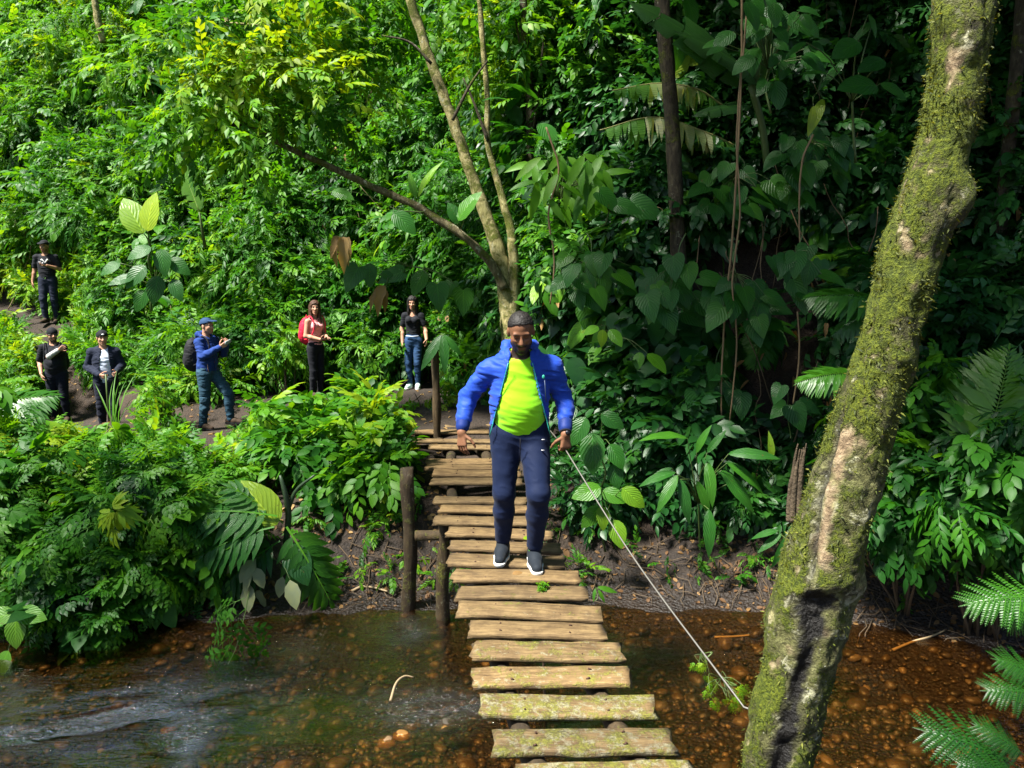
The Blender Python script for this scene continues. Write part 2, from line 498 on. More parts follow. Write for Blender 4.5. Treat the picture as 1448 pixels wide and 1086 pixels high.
def board_mesh(L, W, T, seed, nx=22):
    """chamfered plank along X with uneven edges, slight warp and split ends"""
    c = .006
    sec = np.array([(-W / 2 + c, 0), (0, .002), (W / 2 - c, 0), (W / 2, -c), (W / 2, -T + c), (W / 2 - c, -T), (-W / 2 + c, -T), (-W / 2, -T + c), (-W / 2, -c)])
    k = len(sec)
    x = np.linspace(-L / 2, L / 2, nx)
    V = np.zeros((nx, k, 3)); V[:, :, 0] = x[:, None]
    V[:, :, 1] = sec[None, :, 0]; V[:, :, 2] = sec[None, :, 1]
    nz = np.stack([x * 2.3, np.full(nx, seed * 3.1), np.zeros(nx)], -1)
    edge = np.sign(sec[:, 0])[None] * (np.abs(sec[:, 0]) > W * .3)[None]
    V[:, :, 1] += .009 * edge * vnoise(np.repeat(nz[:, None], k, 1) * 2.6 + edge[..., None] * 4, seed) + .006 * vnoise(nz, seed + 5)[:, None]
    V[:, :, 2] += .008 * vnoise(nz * .7, seed + 9)[:, None] + .004 * vnoise(np.repeat(nz[:, None], k, 1) * 4 + sec[None, :, :1] * 30, seed + 2)
    e = rng.uniform(-.022, .022, (2, k)); V[0, :, 0] += e[0]; V[-1, :, 0] += e[1]
    Vf = V.reshape(-1, 3)
    i = np.arange(nx - 1)[:, None] * k; j = np.arange(k)[None]; q = (j + 1) % k
    F = np.stack([i + j, i + q, i + k + q, i + k + j], -1).reshape(-1, 4)
    caps = []
    for base, flip in ((0, False), ((nx - 1) * k, True)):
        cv = len(Vf); Vf = np.vstack([Vf, Vf[base:base + k].mean(0)])
        for a in range(k):
            b = (a + 1) % k
            caps.append((base + b, base + a, cv) if not flip else (base + a, base + b, cv))
    return Vf, [F, np.array(caps)]

bctr = []
for s, (a, b, c, d, moss) in enumerate(boards):
    a, b, c, d = [on_z(*p, DECK) for p in (a, b, c, d)]
    ctr = (a + b + c + d) / 4
    ax = unit((b - a) + (c - d)); L = (np.linalg.norm(b - a) + np.linalg.norm(c - d)) / 2
    W = float(np.clip(np.linalg.norm((a + b - c - d) / 2) * 1.08, .095, .2))
    bctr.append(ctr)
    V, F = board_mesh(L, W, .032, s)
    nl = []
    for sx in (-.22, .2):
        for sy in (-.25, .25):
            nl.append(tube([(sx + rng.uniform(-.02, .02), sy * W, -.004), (sx, sy * W, .006)], .005, 6))
    nv, nf = cat_meshes(nl)
    o = mk('deck_board', np.vstack([V, nv]), F + [nf + len(V)], [PLANK, NAIL], None, fmat=np.r_[np.zeros(sum(len(f) for f in F)), np.ones(len(nf))])
    o.parent = bridge
    o.location = Vector(ctr + [0, 0, rng.uniform(-.006, .006)]) - bridge.location
    o.rotation_euler = (rng.uniform(-.05, .05), rng.uniform(-.018, .018), math.atan2(ax[1], ax[0]))
    o['moss'] = float(moss) * .86
bctr = np.array(bctr)
far_y = bctr[-2][1]
def deckx(y): return float(np.interp(y, bctr[:, 1], bctr[:, 0]))
# stringers follow the row of boards
for off in (-.24, .21):
    yy = np.linspace(1.2, far_y + .1, 26)
    cx = np.interp(yy, np.r_[1.2, bctr[:, 1]], np.r_[bctr[0, 0] + .55, bctr[:, 0]])
    pts = np.stack([cx + off + .02 * np.sin(yy * 1.7 + off * 9), yy, np.full_like(yy, DECK - .036 - .062) + .008 * np.sin(yy * 2.3)], -1)
    V, F = tube(pts, .056 + .006 * np.sin(yy * 3), 10)
    o = mk('stringer', V, F, LOGW, bridge); o['moss'] = .5
# support posts in the water and on the bank
def post(px, ytop_px, y, z0, r, lean=0., moss=.6, name='support_post', parent=bridge, wig=.02):
    a = at(px, ytop_px, y)
    n = 12
    zz = np.linspace(z0, a[2], n)
    t = np.linspace(0, 1, n)
    pts = np.stack([a[0] + lean * (1 - t) + wig * np.sin(t * 5 + px), np.full(n, y) + wig * np.cos(t * 4), zz], -1)
    V, F = tube(pts, r * (1.06 - .12 * t) + .006 * np.sin(t * 17 + px), 12)
    V = V + (.007 * fbm(V * 9, 3, int(px)))[:, None]
    o = mk(name, V, F, LOGW, parent); o['moss'] = moss
    return o
post(577, 662, 6.75, -.3, .062, -.03)
post(625, 738, 6.55, -.3, .058, .02)
p_ = on_z(745, 740, DECK)
for px, yy in ((742, 6.6), (655, 9.6), (713, 9.6)):
    q = at(px, 700, yy); a = q.copy(); 
    V, F = tube([(q[0], yy, gz(q[0], yy) - .3), (q[0] + .02, yy, .4), (q[0], yy, DECK - .1)], .06, 10)
    o = mk('support_post', V, F, LOGW, bridge); o['moss'] = .5
HP = on_z(613, 612, DECK)                      # hand-rail posts at the far end
post(615, 482, HP[1], DECK - .55, .052, .0, .35, 'handrail_post', wig=.012)
CABEND = at(742, 566, HP[1] - .1)
V, F = tube([(CABEND[0], CABEND[1], DECK - .6), (CABEND[0] - .01, CABEND[1], 1.3), (CABEND[0], CABEND[1], CABEND[2] + .06)], .045, 10)
o = mk('handrail_post', V, F, LOGW, bridge); o['moss'] = .3
# cross beams carried by the posts
for yy in (6.62, 9.6):
    x = deckx(yy)
    V, F = tube([(x - .62, yy, DECK - .205), (x, yy + .01, DECK - .2), (x + .55, yy, DECK - .205)], .045, 10)
    o = mk('cross_beam', V, F, LOGW, bridge); o['moss'] = .5

# ------------------------------------------------------------------ camera, sun, sky
cam = bpy.data.cameras.new('camera')
cam.sensor_width = 36.0
cam.lens = FPX / PW * 36.0
cam.clip_start, cam.clip_end = .05, 400
co_ = link(bpy.data.objects.new('camera', cam))
co_.location = (0, 0, CAMZ)
co_.rotation_euler = (math.pi / 2 - PITCH, 0, 0)
SC.camera = co_

SUN_EL, SUN_DIR = R(60), unit(np.array([-.72, -.42, 0]))     # horizontal direction towards the sun
sun = bpy.data.lights.new('sun', 'SUN'); sun.energy = 5.0; sun.angle = R(8); sun.color = (1, .965, .88)
so = link(bpy.data.objects.new('sun', sun))
sd = Vector((SUN_DIR[0] * math.cos(SUN_EL), SUN_DIR[1] * math.cos(SUN_EL), math.sin(SUN_EL)))
so.rotation_euler = sd.to_track_quat('Z', 'Y').to_euler()
W = bpy.data.worlds.new('World'); SC.world = W; W.use_nodes = True
bg = W.node_tree.nodes['Background']
sky = W.node_tree.nodes.new('ShaderNodeTexSky'); sky.sky_type = 'NISHITA'; sky.sun_disc = False
sky.sun_elevation = SUN_EL; sky.sun_rotation = math.atan2(SUN_DIR[0], SUN_DIR[1])
W.node_tree.links.new(sky.outputs[0], bg.inputs[0]); bg.inputs[1].default_value = .05
vs = SC.view_settings
vs.view_transform = 'Standard'; vs.look = 'None'; vs.exposure = 1.8; vs.gamma = 1; vs.use_curve_mapping = False
cy = SC.cycles
cy.max_bounces = 6; cy.diffuse_bounces = 1; cy.glossy_bounces = 2; cy.transmission_bounces = 3; cy.transparent_max_bounces = 6
cy.use_denoising = True
try: cy.denoiser = 'OPENIMAGEDENOISE'
except Exception: pass
cy.sample_clamp_indirect = 6
cy.caustics_reflective = False; cy.caustics_refractive = False
# ------------------------------------------------------------------ leaf shapes: (V, tris, co)  base at 0, tip along +Y, upper face +Z, length 1
def blade(outline, mid=None, fold=.12, droop=.12, wave=0., seed=0):
    o = np.array(outline, float)
    n = len(o)
    my = np.array(mid if mid is not None else [max(0, p[1]) for p in outline], float)
    def z(y, w): return -droop * y * y + fold * np.abs(w) - .5 * droop * w * w + (wave * np.sin(y * 19 + seed) * np.abs(w) if wave else 0)
    V, co, idx = [], [], []
    for i in range(n):
        V.append((0, my[i], z(my[i], 0))); co.append((0, my[i], 0))
    L, Rr = [], []
    for i in range(n):
        w, y = o[i]
        if w == 0 and i in (0, n - 1) and abs(y - my[i]) < 1e-6:
            L.append(i); Rr.append(i); continue
        Rr.append(len(V)); V.append((w, y, z(y, w))); co.append((1, y, 0))
        L.append(len(V)); V.append((-w, y, z(y, w))); co.append((-1, y, 0))
    T = []
    for i in range(n - 1):
        for S, fl in ((Rr, False), (L, True)):
            a, b, c, d = i, S[i], S[i + 1], i + 1
            for t in ((a, b, c), (a, c, d)):
                if len(set(t)) == 3: T.append(t[::-1] if fl else t)
    return np.array(V), np.array(T), np.array(co)

def frames(D, N):
    D = unit(D); S = unit(np.cross(D, N)); N = np.cross(S, D)
    return np.stack([S, D, N], -2)              # rows: side, dir, normal

def place(T, P, D, N, S, jit=.12, lr=None):
    """instances of template T -> V, tris, co (third channel = per-instance random)"""
    V, F, C = T
    P = np.asarray(P, float); n = len(P)
    B = frames(np.asarray(D, float), np.asarray(N, float))
    S = np.broadcast_to(np.asarray(S, float).reshape(-1, *([1] * 0)), (n,))
    W = np.einsum('vk,nkj->nvj', V, B) * S[:, None, None] + P[:, None]
    Fo = (F[None] + (np.arange(n) * len(V))[:, None, None]).reshape(-1, 3)
    Co = np.tile(C, (n, 1))
    lr = lr if lr is not None else rng
    Co[:, 2] = np.clip(Co[:, 2] + np.repeat(lr.uniform(-jit, jit, n), len(V)), -1, 1)
    return W.reshape(-1, 3), Fo, Co

def join(parts):
    Vs, Fs, Cs, k = [], [], [], 0
    for V, F, C in parts:
        Vs.append(V); Fs.append(F + k); Cs.append(C); k += len(V)
    return np.concatenate(Vs), np.concatenate(Fs), np.concatenate(Cs)

OVAL_S = blade([(0, 0), (.24, .45), (0, 1)], fold=.3, droop=.2)
OVAL = blade([(0, 0), (.21, .22), (.27, .5), (.16, .8), (0, 1)], fold=.22, droop=.22)
LANCE = blade([(0, 0), (.12, .2), (.15, .45), (.09, .75), (0, 1)], fold=.25, droop=.3)
LANCE_S = blade([(0, 0), (.13, .4), (0, 1)], fold=.3, droop=.3)
BROAD = blade([(0, 0), (.16, .07), (.27, .2), (.32, .38), (.3, .55), (.22, .74), (.1, .91), (0, 1)], fold=.1, droop=.28, wave=.04)
HEART = blade([(0, 0), (.14, -.11), (.30, -.10), (.40, .04), (.42, .22), (.36, .45), (.24, .68), (.1, .88), (0, 1)], [0, .02, .05, .12, .25, .45, .68, .88, 1], fold=.14, droop=.3, wave=.03)
LONGL = blade([(0, 0), (.05, .05), (.10, .18), (.135, .36), (.13, .55), (.095, .74), (.045, .9), (0, 1)], fold=.2, droop=.35, wave=.08)
CURL = blade([(0, 0), (.14, .12), (.2, .3), (.15, .5), (.18, .68), (.08, .86), (0, 1)], fold=.9, droop=.75, wave=.5)
STRAP = blade([(.02, 0), (.035, .2), (.04, .45), (.03, .75), (0, 1)], [0, .2, .45, .75, 1], fold=.4, droop=.55)

def sprig(leaf, n=9, size=.38, ang=52, droop=.35, seed=0, stem=True, wid=.012):
    """alternate-leaved twig of length 1"""
    r = np.random.default_rng(seed)
    P, D, N, S = [], [], [], []
    for i in range(n):
        t = .18 + .82 * i / (n - 1)
        side = 1 if i % 2 else -1
        a = R(ang * (1 - .35 * t) + r.uniform(-12, 12)) * side
        if i == n - 1: a = r.uniform(-.2, .2)
        P.append((0, t, -droop * t * t))
        D.append((math.sin(a), math.cos(a), -droop * t + r.uniform(-.45, .1)))
        N.append((r.uniform(-.35, .35), r.uniform(-.35, .2), 1))
        S.append(size * r.uniform(.7, 1.12) * (1 - .25 * abs(t - .55)))
    parts = [place(leaf, P, D, N, S, .15, r)]
    if stem:
        V = np.array([(-wid, 0, 0), (wid, 0, 0), (wid * .5, .5, -droop * .25), (-wid * .5, .5, -droop * .25), (0, 1, -droop)])
        parts.append((V, np.array([(0, 1, 2), (0, 2, 3), (3, 2, 4)]), np.array([(0, .5, 0)] * 5)))
    return join(parts)

def palmate(leaf, n=7, spread=150, seed=0, droop=.3):
    r = np.random.default_rng(seed)
    P, D, N, S = [], [], [], []
    for i in range(n):
        a = R(-spread + 2 * spread * i / (n - 1)) * .5 * 1.0
        D.append((math.sin(a), math.cos(a), -droop + r.uniform(-.15, .15)))
        P.append((0, .12, 0)); N.append((0, .1, 1)); S.append((1 - .45 * (abs(a) / R(spread * .5)) ** 1.5) * r.uniform(.85, 1))
    return join([place(leaf, P, D, N, S, .1, r)])

def pinnate(leaf, pairs=5, lsize=.36, ang=55, droop=.3, prof=None, seed=0, rach=.012, start=.15):
    """compound leaf / frond of length 1 with a curved rachis"""
    r = np.random.default_rng(seed)
    P, D, N, S = [], [], [], []
    for i in range(pairs):
        t = start + (1 - start) * i / pairs
        s = lsize * (prof(t) if prof else 1)
        for sd in (-1, 1):
            a = R(ang * (1.1 - .45 * t) + r.uniform(-4, 4)) * sd
            P.append((0, t, -droop * t * t))
            D.append((math.sin(a), math.cos(a), -2 * droop * t * math.cos(a) - .15 + r.uniform(-.12, .12)))
            N.append((-.12 * sd, .5 * droop * t * 2, 1)); S.append(s * r.uniform(.9, 1.06))
    P.append((0, 1 - .02, -droop)); D.append((0, 1, -2 * droop)); N.append((0, 0, 1)); S.append(lsize * (prof(1.) if prof else 1) * .9)
    parts = [place(leaf, P, D, N, S, .08, r)]
    t = np.linspace(0, 1, 8)
    V = np.concatenate([np.stack([s * rach * (1 - .8 * t), t, -droop * t * t + .003], -1) for s in (-1, 1)])
    F = np.concatenate([[(i, i + 8, i + 9), (i, i + 9, i + 1)] for i in range(7)])
    parts.append((V, F, np.tile([(0., .5, .25)], (16, 1))))
    return join(parts)

SPRIG_S = [sprig(OVAL_S, 9, .40, seed=i) for i in range(4)]
SPRIG_O = [sprig(OVAL, 9, .42, seed=10 + i) for i in range(4)]
SPRIG_L = [sprig(LANCE, 10, .42, 45, .5, seed=20 + i) for i in range(4)]
SPRIG_LS = [sprig(LANCE_S, 11, .42, 45, .4, seed=30 + i) for i in range(3)]
LFT = blade([(0, 0), (.20, .3), (.23, .55), (0, 1)], fold=.2, droop=.25)
CUT = [pinnate(pinnate(LFT, 2, .50, 44, .15, seed=i, start=.36), 3, .55, 50, .3, lambda t: 1.1 - .45 * t, seed=40 + i, start=.28) for i in range(3)]
PALM7 = [palmate(LANCE, 7, 150, seed=50 + i) for i in range(3)]
PALM5 = [palmate(OVAL, 5, 130, seed=55 + i, droop=.35) for i in range(2)]
FROND = [pinnate(LANCE_S, 26, .42, 72, .35, lambda t: .25 + .95 * math.sin(math.pi * min(1, t * .93 + .12)) ** .8, seed=60 + i, start=.1, rach=.006) for i in range(2)]
PINNA = pinnate(OVAL_S, 11, .17, 62, .06, lambda t: 1.15 - .75 * t, seed=70, rach=.02, start=.03)
FERN2 = [pinnate(PINNA, 13, .40, 66, .30, lambda t: .55 + .62 * math.sin(math.pi * min(1, t * .8 + .2)) if t < .99 else .35, seed=75 + i, start=.16, rach=.008) for i in range(2)]
TRIF = [palmate(BROAD, 3, 150, seed=80, droop=.35)]

def banana_blade(L=1., W=.16, tears=6, droop=.35, seed=0, hang=.35, side_only=None):
    """torn paddle leaf: strips either side of a stout midrib"""
    r = np.random.default_rng(seed)
    Vs, Fs, Cs, k = [], [], [], 0
    def mid(t): return np.array([0, t, -droop * t * t])
    def width(t): return W * (min(1, t / .12) ** .6) * (1 - max(0, (t - .55) / .45) ** 2.2)
    for sd in ((-1, 1) if side_only is None else (side_only,)):
        cuts = np.sort(np.r_[.03, r.uniform(.1, .93, tears), 1.])
        for a, b in zip(cuts[:-1], cuts[1:]):
            if b - a < .012: continue
            n = max(2, int((b - a) / .035) + 1)
            ts = np.linspace(a + .003, b - .004, n)
            sag = hang * r.uniform(.5, 1.4); sh = r.uniform(-.03, .03); ln_ = r.uniform(.62, 1.05); dry = r.uniform(-.1, .1)
            for t in ts:
                w = width(t) * ln_ * r.uniform(.9, 1.)
                for q in (0, .35, .7, 1.):
                    p = mid(t) + np.array([sd * w * q * (1 - .3 * sag * q), .5 * w * q * .5 + sh * q, -sag * w * q * q + .12 * w * q])
                    Vs.append(p); Cs.append((sd * q, t, dry))
            for i in range(n - 1):
                for j in range(3):
                    v = k + i * 4 + j
                    q = [(v, v + 1, v + 5), (v, v + 5, v + 4)]
                    Fs += [t[::-1] for t in q] if sd > 0 else q
            k += n * 4
    t = np.linspace(0, .98, 10)
    pts = np.stack([0 * t, t, -droop * t * t - .006], -1)
    V, F = tube(pts, .011 * (1.1 - t), 6)
    tri = np.concatenate([F[:, [0, 1, 2]], F[:, [0, 2, 3]]]) + k
    return np.vstack([np.array(Vs), V]), np.vstack([np.array(Fs), tri]), np.vstack([np.array(Cs), np.tile([(0, .5, .3)], (len(V), 1))])

# ------------------------------------------------------------------ leaf materials
DK, MD, LT, YG, YL = (.004, .028, .006), (.011, .070, .006), (.030, .128, .006), (.075, .205, .006), (.17, .26, .010)
LEAF_S = leafmat('leaf_small', [DK, MD, LT, YG, YL], .36, .5, spec=.26)
LEAF_B = leafmat('leaf_broad', [DK, (.010, .062, .010), (.020, .105, .010), (.065, .20, .008), (.2, .3, .015)], .34, .42, veins=8, spec=.4)
LEAF_D = leafmat('leaf_shade', [(.003, .022, .008), (.007, .046, .011), (.013, .074, .012), (.030, .115, .012)], .26, .42, spec=.4)  # darker, bluer leaf ramp: the shade of the bank is put into the colour
LEAF_F = leafmat('fern_leaf', [DK, MD, LT, YG, YL], .35, .4)
LEAF_DRY = leafmat('dry_leaf', [(.10, .05, .018), (.22, .13, .045), (.38, .26, .11)], .3, .7, tboost=1.3)
LEAF_WILT = leafmat('wilted_leaf', [(.10, .09, .03), (.16, .20, .09), (.26, .30, .16), (.34, .24, .09)], .3, .6, tboost=1.3)
LEAF_BAN = leafmat('banana_leaf', [(.012, .05, .012), (.04, .14, .02), (.10, .24, .03), (.26, .33, .15), (.50, .52, .36)], .35, .4, veins=22)
STEM = plain('green_stem', (.06, .10, .02), .55, var=.4)
STEMB = plain('brown_stem', (.07, .045, .022), .75, var=.4, bumps=(40, .4, .01))
BARKT = None

def leafobj(name, T, mat, tint, parent=None, kind=None, spread=.5):
    """T=(V,F,C) in world space; tint array per vertex or scalar, third co channel adds variation"""
    V, F, C = T
    t = np.clip(np.asarray(tint) + C[:, 2] * spread, 0, 1) * np.ones(len(V))
    o = mk(name, V, F, mat, parent, attrs={'tint': ('FLOAT', t), 'co': ('FLOAT_VECTOR', C)}, smooth=True)
    if kind: o['kind'] = kind
    return o

def hill_normal(P):
    e = .25
    x, y = P[..., 0], P[..., 1]
    dx = (height(x + e, y, False) - height(x - e, y, False)) / (2 * e)
    dy = (height(x, y + e, False) - height(x, y - e, False)) / (2 * e)
    return unit(np.stack([-dx, -dy, np.ones_like(x)], -1))

# the hikers, the far deck and the pale forked trunk stay in view between the leaves: x0, y0, x1, y1, depth
VIEW = [(b[0], b[1], b[2], b[3], f[1] + .05) for b, f in zip([(48, 336, 100, 458), (50, 458, 112, 590), (126, 460, 182, 596), (270, 444, 342, 598), (420, 422, 476, 538), (562, 414, 612, 556)], FEET)]
VIEW += [(590, 478, 640, 640, 10.6), (600, 596, 740, 760, 10.4), (560, 690, 640, 900, 6.8), (640, 440, 830, 820, 5.9), (862, 118, 1050, 222, 9.25)]
VIEW += [(706, 380, 736, 470, 10.7), (686, 310, 716, 390, 10.7), (714, 300, 734, 390, 10.7), (662, 230, 698, 320, 10.7), (632, 150, 668, 240, 10.7), (604, 70, 640, 160, 10.7), (576, -10, 612, 80, 10.7), (690, 190, 722, 320, 10.7),
         (600, 290, 690, 370, 10.5), (500, 245, 600, 300, 10.5), (400, 205, 500, 255, 10.4)]
def blocked(P, reach):
    px, py, d = project(P)
    rp = np.asarray(reach) * FPX / d
    b = np.zeros(len(P), bool)
    for x0, y0, x1, y1, yy in VIEW:
        b |= (px > x0 - rp) & (px < x1 + rp) & (py > y0 - rp) & (py < y1 + rp) & (P[:, 1] < yy)
    sunv = np.array([SUN_DIR[0] * math.cos(SUN_EL), SUN_DIR[1] * math.cos(SUN_EL), math.sin(SUN_EL)])
    for f in (FEET[0], FEET[5]):
        q = P - (np.array(f) + (0, 0, 1.1))
        t = q @ sunv
        b |= (t > 0) & (np.linalg.norm(q - t[:, None] * sunv, axis=1) < .75)
    return b

def clumps(centres, out, radius, per, tmpls, size, r, droop=.35, upb=.9, shell=.55):
    """domes of sprigs: centres (n,3), out normals, radius (n,), per leaves per clump. Returns pieces + per-vertex clump index"""
    n = len(centres)
    U = unit(r.normal(size=(n, per, 3)) + out[:, None] * 1.0 + np.array([0, 0, .35]))
    rad = radius[:, None] * (shell + (1 - shell) * r.random((n, per)) ** .6)
    P = centres[:, None] + U * rad[..., None] * np.array([1.1, 1., .85])
    D = unit(U * .8 + r.normal(size=(n, per, 3)) * .55 + np.array([0, 0, -droop]))
    N = unit(np.array([0, 0, upb]) + U * .75 + r.normal(size=(n, per, 3)) * .35)
    S = (size if np.ndim(size) else np.full(n, size))[:, None] * r.uniform(.7, 1.25, (n, per))
    idx = np.repeat(np.arange(n), per)
    P, D, N, S = P.reshape(-1, 3), D.reshape(-1, 3), N.reshape(-1, 3), S.ravel()
    ok = ~blocked(P + D * S[:, None] * .5, S * .42)
    P, D, N, S, idx = P[ok], D[ok], N[ok], S[ok], idx[ok]
    which = r.integers(0, len(tmpls), len(P))
    parts, ids = [], []
    for k, T in enumerate(tmpls):
        s = which == k
        if not s.any(): continue
        parts.append(place(T, P[s], D[s], N[s], S[s], .22, r))
        ids.append(np.repeat(idx[s], len(T[0])))
    return join(parts), np.concatenate(ids)
# ------------------------------------------------------------------ undergrowth of the hillsides (uncountable mass)
def zone(name, n, box, R_, per, tmpls, size, mat, tint, seed, lift=.15, dref=None, keep=None, tvar=.18, droop=.35, upb=.9, mass=True, relief=1.1):
    r = np.random.default_rng(seed)
    x0, x1, y0, y1 = box
    px, py = r.uniform(x0, x1, n * 3), r.uniform(y0, y1, n * 3)
    P = ground_at(px, py)
    ok = P[:, 1] < 36
    if dref: ok &= r.random(len(P)) < (P[:, 1] / dref) ** 2
    if keep is not None: ok &= keep(P, px, py)
    P = P[ok][:n]
    o = hill_normal(P)
    o = hill_normal(P)
    P[:, 2] = height(P[:, 0], P[:, 1])
    rad = R_ * r.lognormal(0, .28, len(P)) * (1 if np.ndim(R_) == 0 else 1)
    C = P + unit(o * .7 + np.array([0, -.2, .5])) * (rad * (.25 + relief * r.random(len(P)) ** 2.2) + lift)[:, None]
    T, ids = clumps(C, unit(o + np.array([0, -.3, .35])), rad, per, tmpls, size * r.uniform(.75, 1.3, len(P)), r, droop, upb)
    tv = (tint(P) if callable(tint) else np.full(len(P), tint)) + tvar * (fbm(P * .55, 2, seed) * .8 + r.normal(size=len(P)) * .55)
    return leafobj(name, T, mat, tv[ids], kind='stuff' if mass else None, spread=.6)

def not_path(P, px, py):
    """keeps the trodden path, the bridge landing and the people clear"""
    x, y, z = P.T
    path = np.interp(x, [-11.5, -10, -8.3, -6.5, -4.7, -3.2, -1.6, -.3], [17.5, 16.6, 14.3, 12.8, 12.2, 12.6, 12.3, 11.2])
    a = np.abs(y - path) < np.where(x < -7.5, .7, .95)
    b = (np.abs(x - np.interp(y, bctr[:, 1], bctr[:, 0])) < .75) & (y < far_y + .5)
    return ~(a & (x < .2)) & ~b

def tl(P):      # sunlight put into the tint: lighter and yellower on the sunny side
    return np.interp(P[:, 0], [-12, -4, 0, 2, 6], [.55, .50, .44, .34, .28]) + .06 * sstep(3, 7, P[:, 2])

hillkeep = lambda P, px, py: (P[:, 1] > np.interp(P[:, 0], *YH) - .5) & not_path(P, px, py) & (fbm(P * .75, 2, 77) > -.33)
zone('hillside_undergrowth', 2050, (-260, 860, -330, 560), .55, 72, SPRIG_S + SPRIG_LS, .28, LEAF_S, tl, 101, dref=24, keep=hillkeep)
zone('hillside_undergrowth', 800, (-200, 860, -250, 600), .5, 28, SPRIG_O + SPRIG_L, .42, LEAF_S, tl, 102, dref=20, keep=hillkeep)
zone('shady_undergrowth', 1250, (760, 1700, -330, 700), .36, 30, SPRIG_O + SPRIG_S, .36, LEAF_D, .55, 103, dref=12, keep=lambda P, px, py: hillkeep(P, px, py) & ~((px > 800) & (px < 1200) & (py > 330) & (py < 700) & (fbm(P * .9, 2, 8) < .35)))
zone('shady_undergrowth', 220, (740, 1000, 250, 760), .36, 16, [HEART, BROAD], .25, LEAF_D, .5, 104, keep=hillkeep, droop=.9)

zone('hillside_undergrowth', 420, (-200, 1000, -250, 560), .5, 9, [BROAD, HEART, LONGL], .36, LEAF_B, .5, 105, keep=hillkeep, droop=.9)
zone('hillside_undergrowth', 120, (-200, 1500, -200, 600), .35, 7, [PALM7[0], PALM5[0], FROND[0]], .42, LEAF_S, .55, 106, keep=hillkeep, droop=.5)
zone('dead_foliage', 110, (-100, 1500, 60, 720), .4, 6, [CURL, LANCE, OVAL], .16, LEAF_DRY, .4, 107, keep=hillkeep, droop=1.2)
r_ = np.random.default_rng(108)
st = []
for k in range(190):
    p = ground_at(r_.uniform(-100, 1500), r_.uniform(20, 640))
    if p[1] < np.interp(p[0], *YH) - .3: continue
    L = r_.uniform(.5, 1.9)
    q = p + np.array([0, -.45 - .25 * r_.random(), .35])
    lean = r_.normal(size=2) * .35
    pts = np.array([q + (lean[0] * t * L, -.15 * t + .06 * math.sin(5 * t + k), (t - .6) * L) for t in np.linspace(0, 1, 8)]) + r_.normal(size=(8, 3)) * .02
    if blocked(pts, .05).any(): continue
    st.append(tube(smooth_path(pts, 14), np.linspace(.010, .004, 14) * r_.uniform(.6, 1.4), 5))
V, F = cat_meshes(st)
tag(mk('bare_stems_undergrowth', V, F, plain('bare_stem', (.15, .10, .05), .8, var=.6)), kind='stuff')
# ------------------------------------------------------------------ more cover: sunny slope, terrace herbs, bank
pathy = lambda x: np.interp(x, [-11.5, -10, -8.3, -6.5, -4.7, -3.2, -1.6, -.3], [17.5, 16.6, 14.3, 12.8, 12.2, 12.6, 12.3, 11.2])
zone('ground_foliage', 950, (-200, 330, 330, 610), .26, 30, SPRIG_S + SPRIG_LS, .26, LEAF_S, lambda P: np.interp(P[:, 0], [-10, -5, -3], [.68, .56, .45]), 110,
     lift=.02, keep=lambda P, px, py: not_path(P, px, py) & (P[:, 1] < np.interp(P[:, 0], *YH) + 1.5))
zone('ground_foliage', 170, (120, 470, 560, 720), .11, 14, SPRIG_S + SPRIG_LS, .17, LEAF_S, .5, 111, lift=.0,
     keep=lambda P, px, py: not_path(P, px, py) & (fbm(P * 1.1, 2, 4) > .05))
zone('bank_undergrowth', 210, (-220, 320, 600, 830), .24, 26, CUT + SPRIG_O, .27, LEAF_S, .55, 112, lift=.04,
     keep=lambda P, px, py: (P[:, 1] < 8.6) & (P[:, 1] > np.interp(P[:, 0], *YB) + .1))
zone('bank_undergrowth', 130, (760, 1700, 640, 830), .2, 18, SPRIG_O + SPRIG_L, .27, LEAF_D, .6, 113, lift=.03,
     keep=lambda P, px, py: (P[:, 1] > np.interp(P[:, 0], *YB) + 1.0) & (P[:, 2] > .5))
zone('bank_undergrowth', 120, (430, 1600, 700, 900), .07, 6, SPRIG_O + SPRIG_L, .13, LEAF_S, .5, 114, lift=.0,
     keep=lambda P, px, py: (P[:, 1] > np.interp(P[:, 0], *YB) + .3))

# fallen leaves and twigs on the bare earth
def litter(name, n, box, size, seed, tint, keep=None):
    r = np.random.default_rng(seed)
    P = ground_at(r.uniform(box[0], box[1], n), r.uniform(box[2], box[3], n))
    if keep is not None: P = P[keep(P)]
    P[:, 2] = height(P[:, 0], P[:, 1]) + .012
    o = hill_normal(P)
    D = r.normal(size=P.shape); D -= o * (D * o).sum(1, keepdims=True)
    T = place(OVAL, P, D, o + r.normal(size=P.shape) * .3, size * r.lognormal(0, .35, len(P)), .45, r)
    return leafobj(name, T, LEAF_DRY, tint, kind='stuff', spread=1.)
dry = lambda P: P[:, 1] > np.interp(P[:, 0], *YB) + .04
litter('leaf_litter', 2600, (420, 1500, 660, 960), .042, 120, .05, dry)
litter('leaf_litter', 900, (60, 640, 520, 760), .07, 121, .5, dry)
litter('leaf_litter', 300, (-60, 430, 800, 950), .07, 122, .3, dry)
r_ = np.random.default_rng(5)
tw = []
for k in range(420):
    p = ground_at(*r_.uniform((430, 760), (1480, 930)))
    if p[1] < np.interp(p[0], *YB) + .05: continue
    a = r_.uniform(0, 6.28); L = r_.uniform(.1, .4)
    q = np.array([[p[0] + math.cos(a) * L * t, p[1] + math.sin(a) * L * t, 0] for t in (0, .35, .7, 1)])
    q[:, :2] += r_.normal(size=(4, 2)) * .02
    q[:, 2] = height(q[:, 0], q[:, 1]) + .015 + np.array([0, .015, .02, .0])
    tw.append(tube(q, np.linspace(.006, .002, 4), 5))
V, F = cat_meshes(tw)
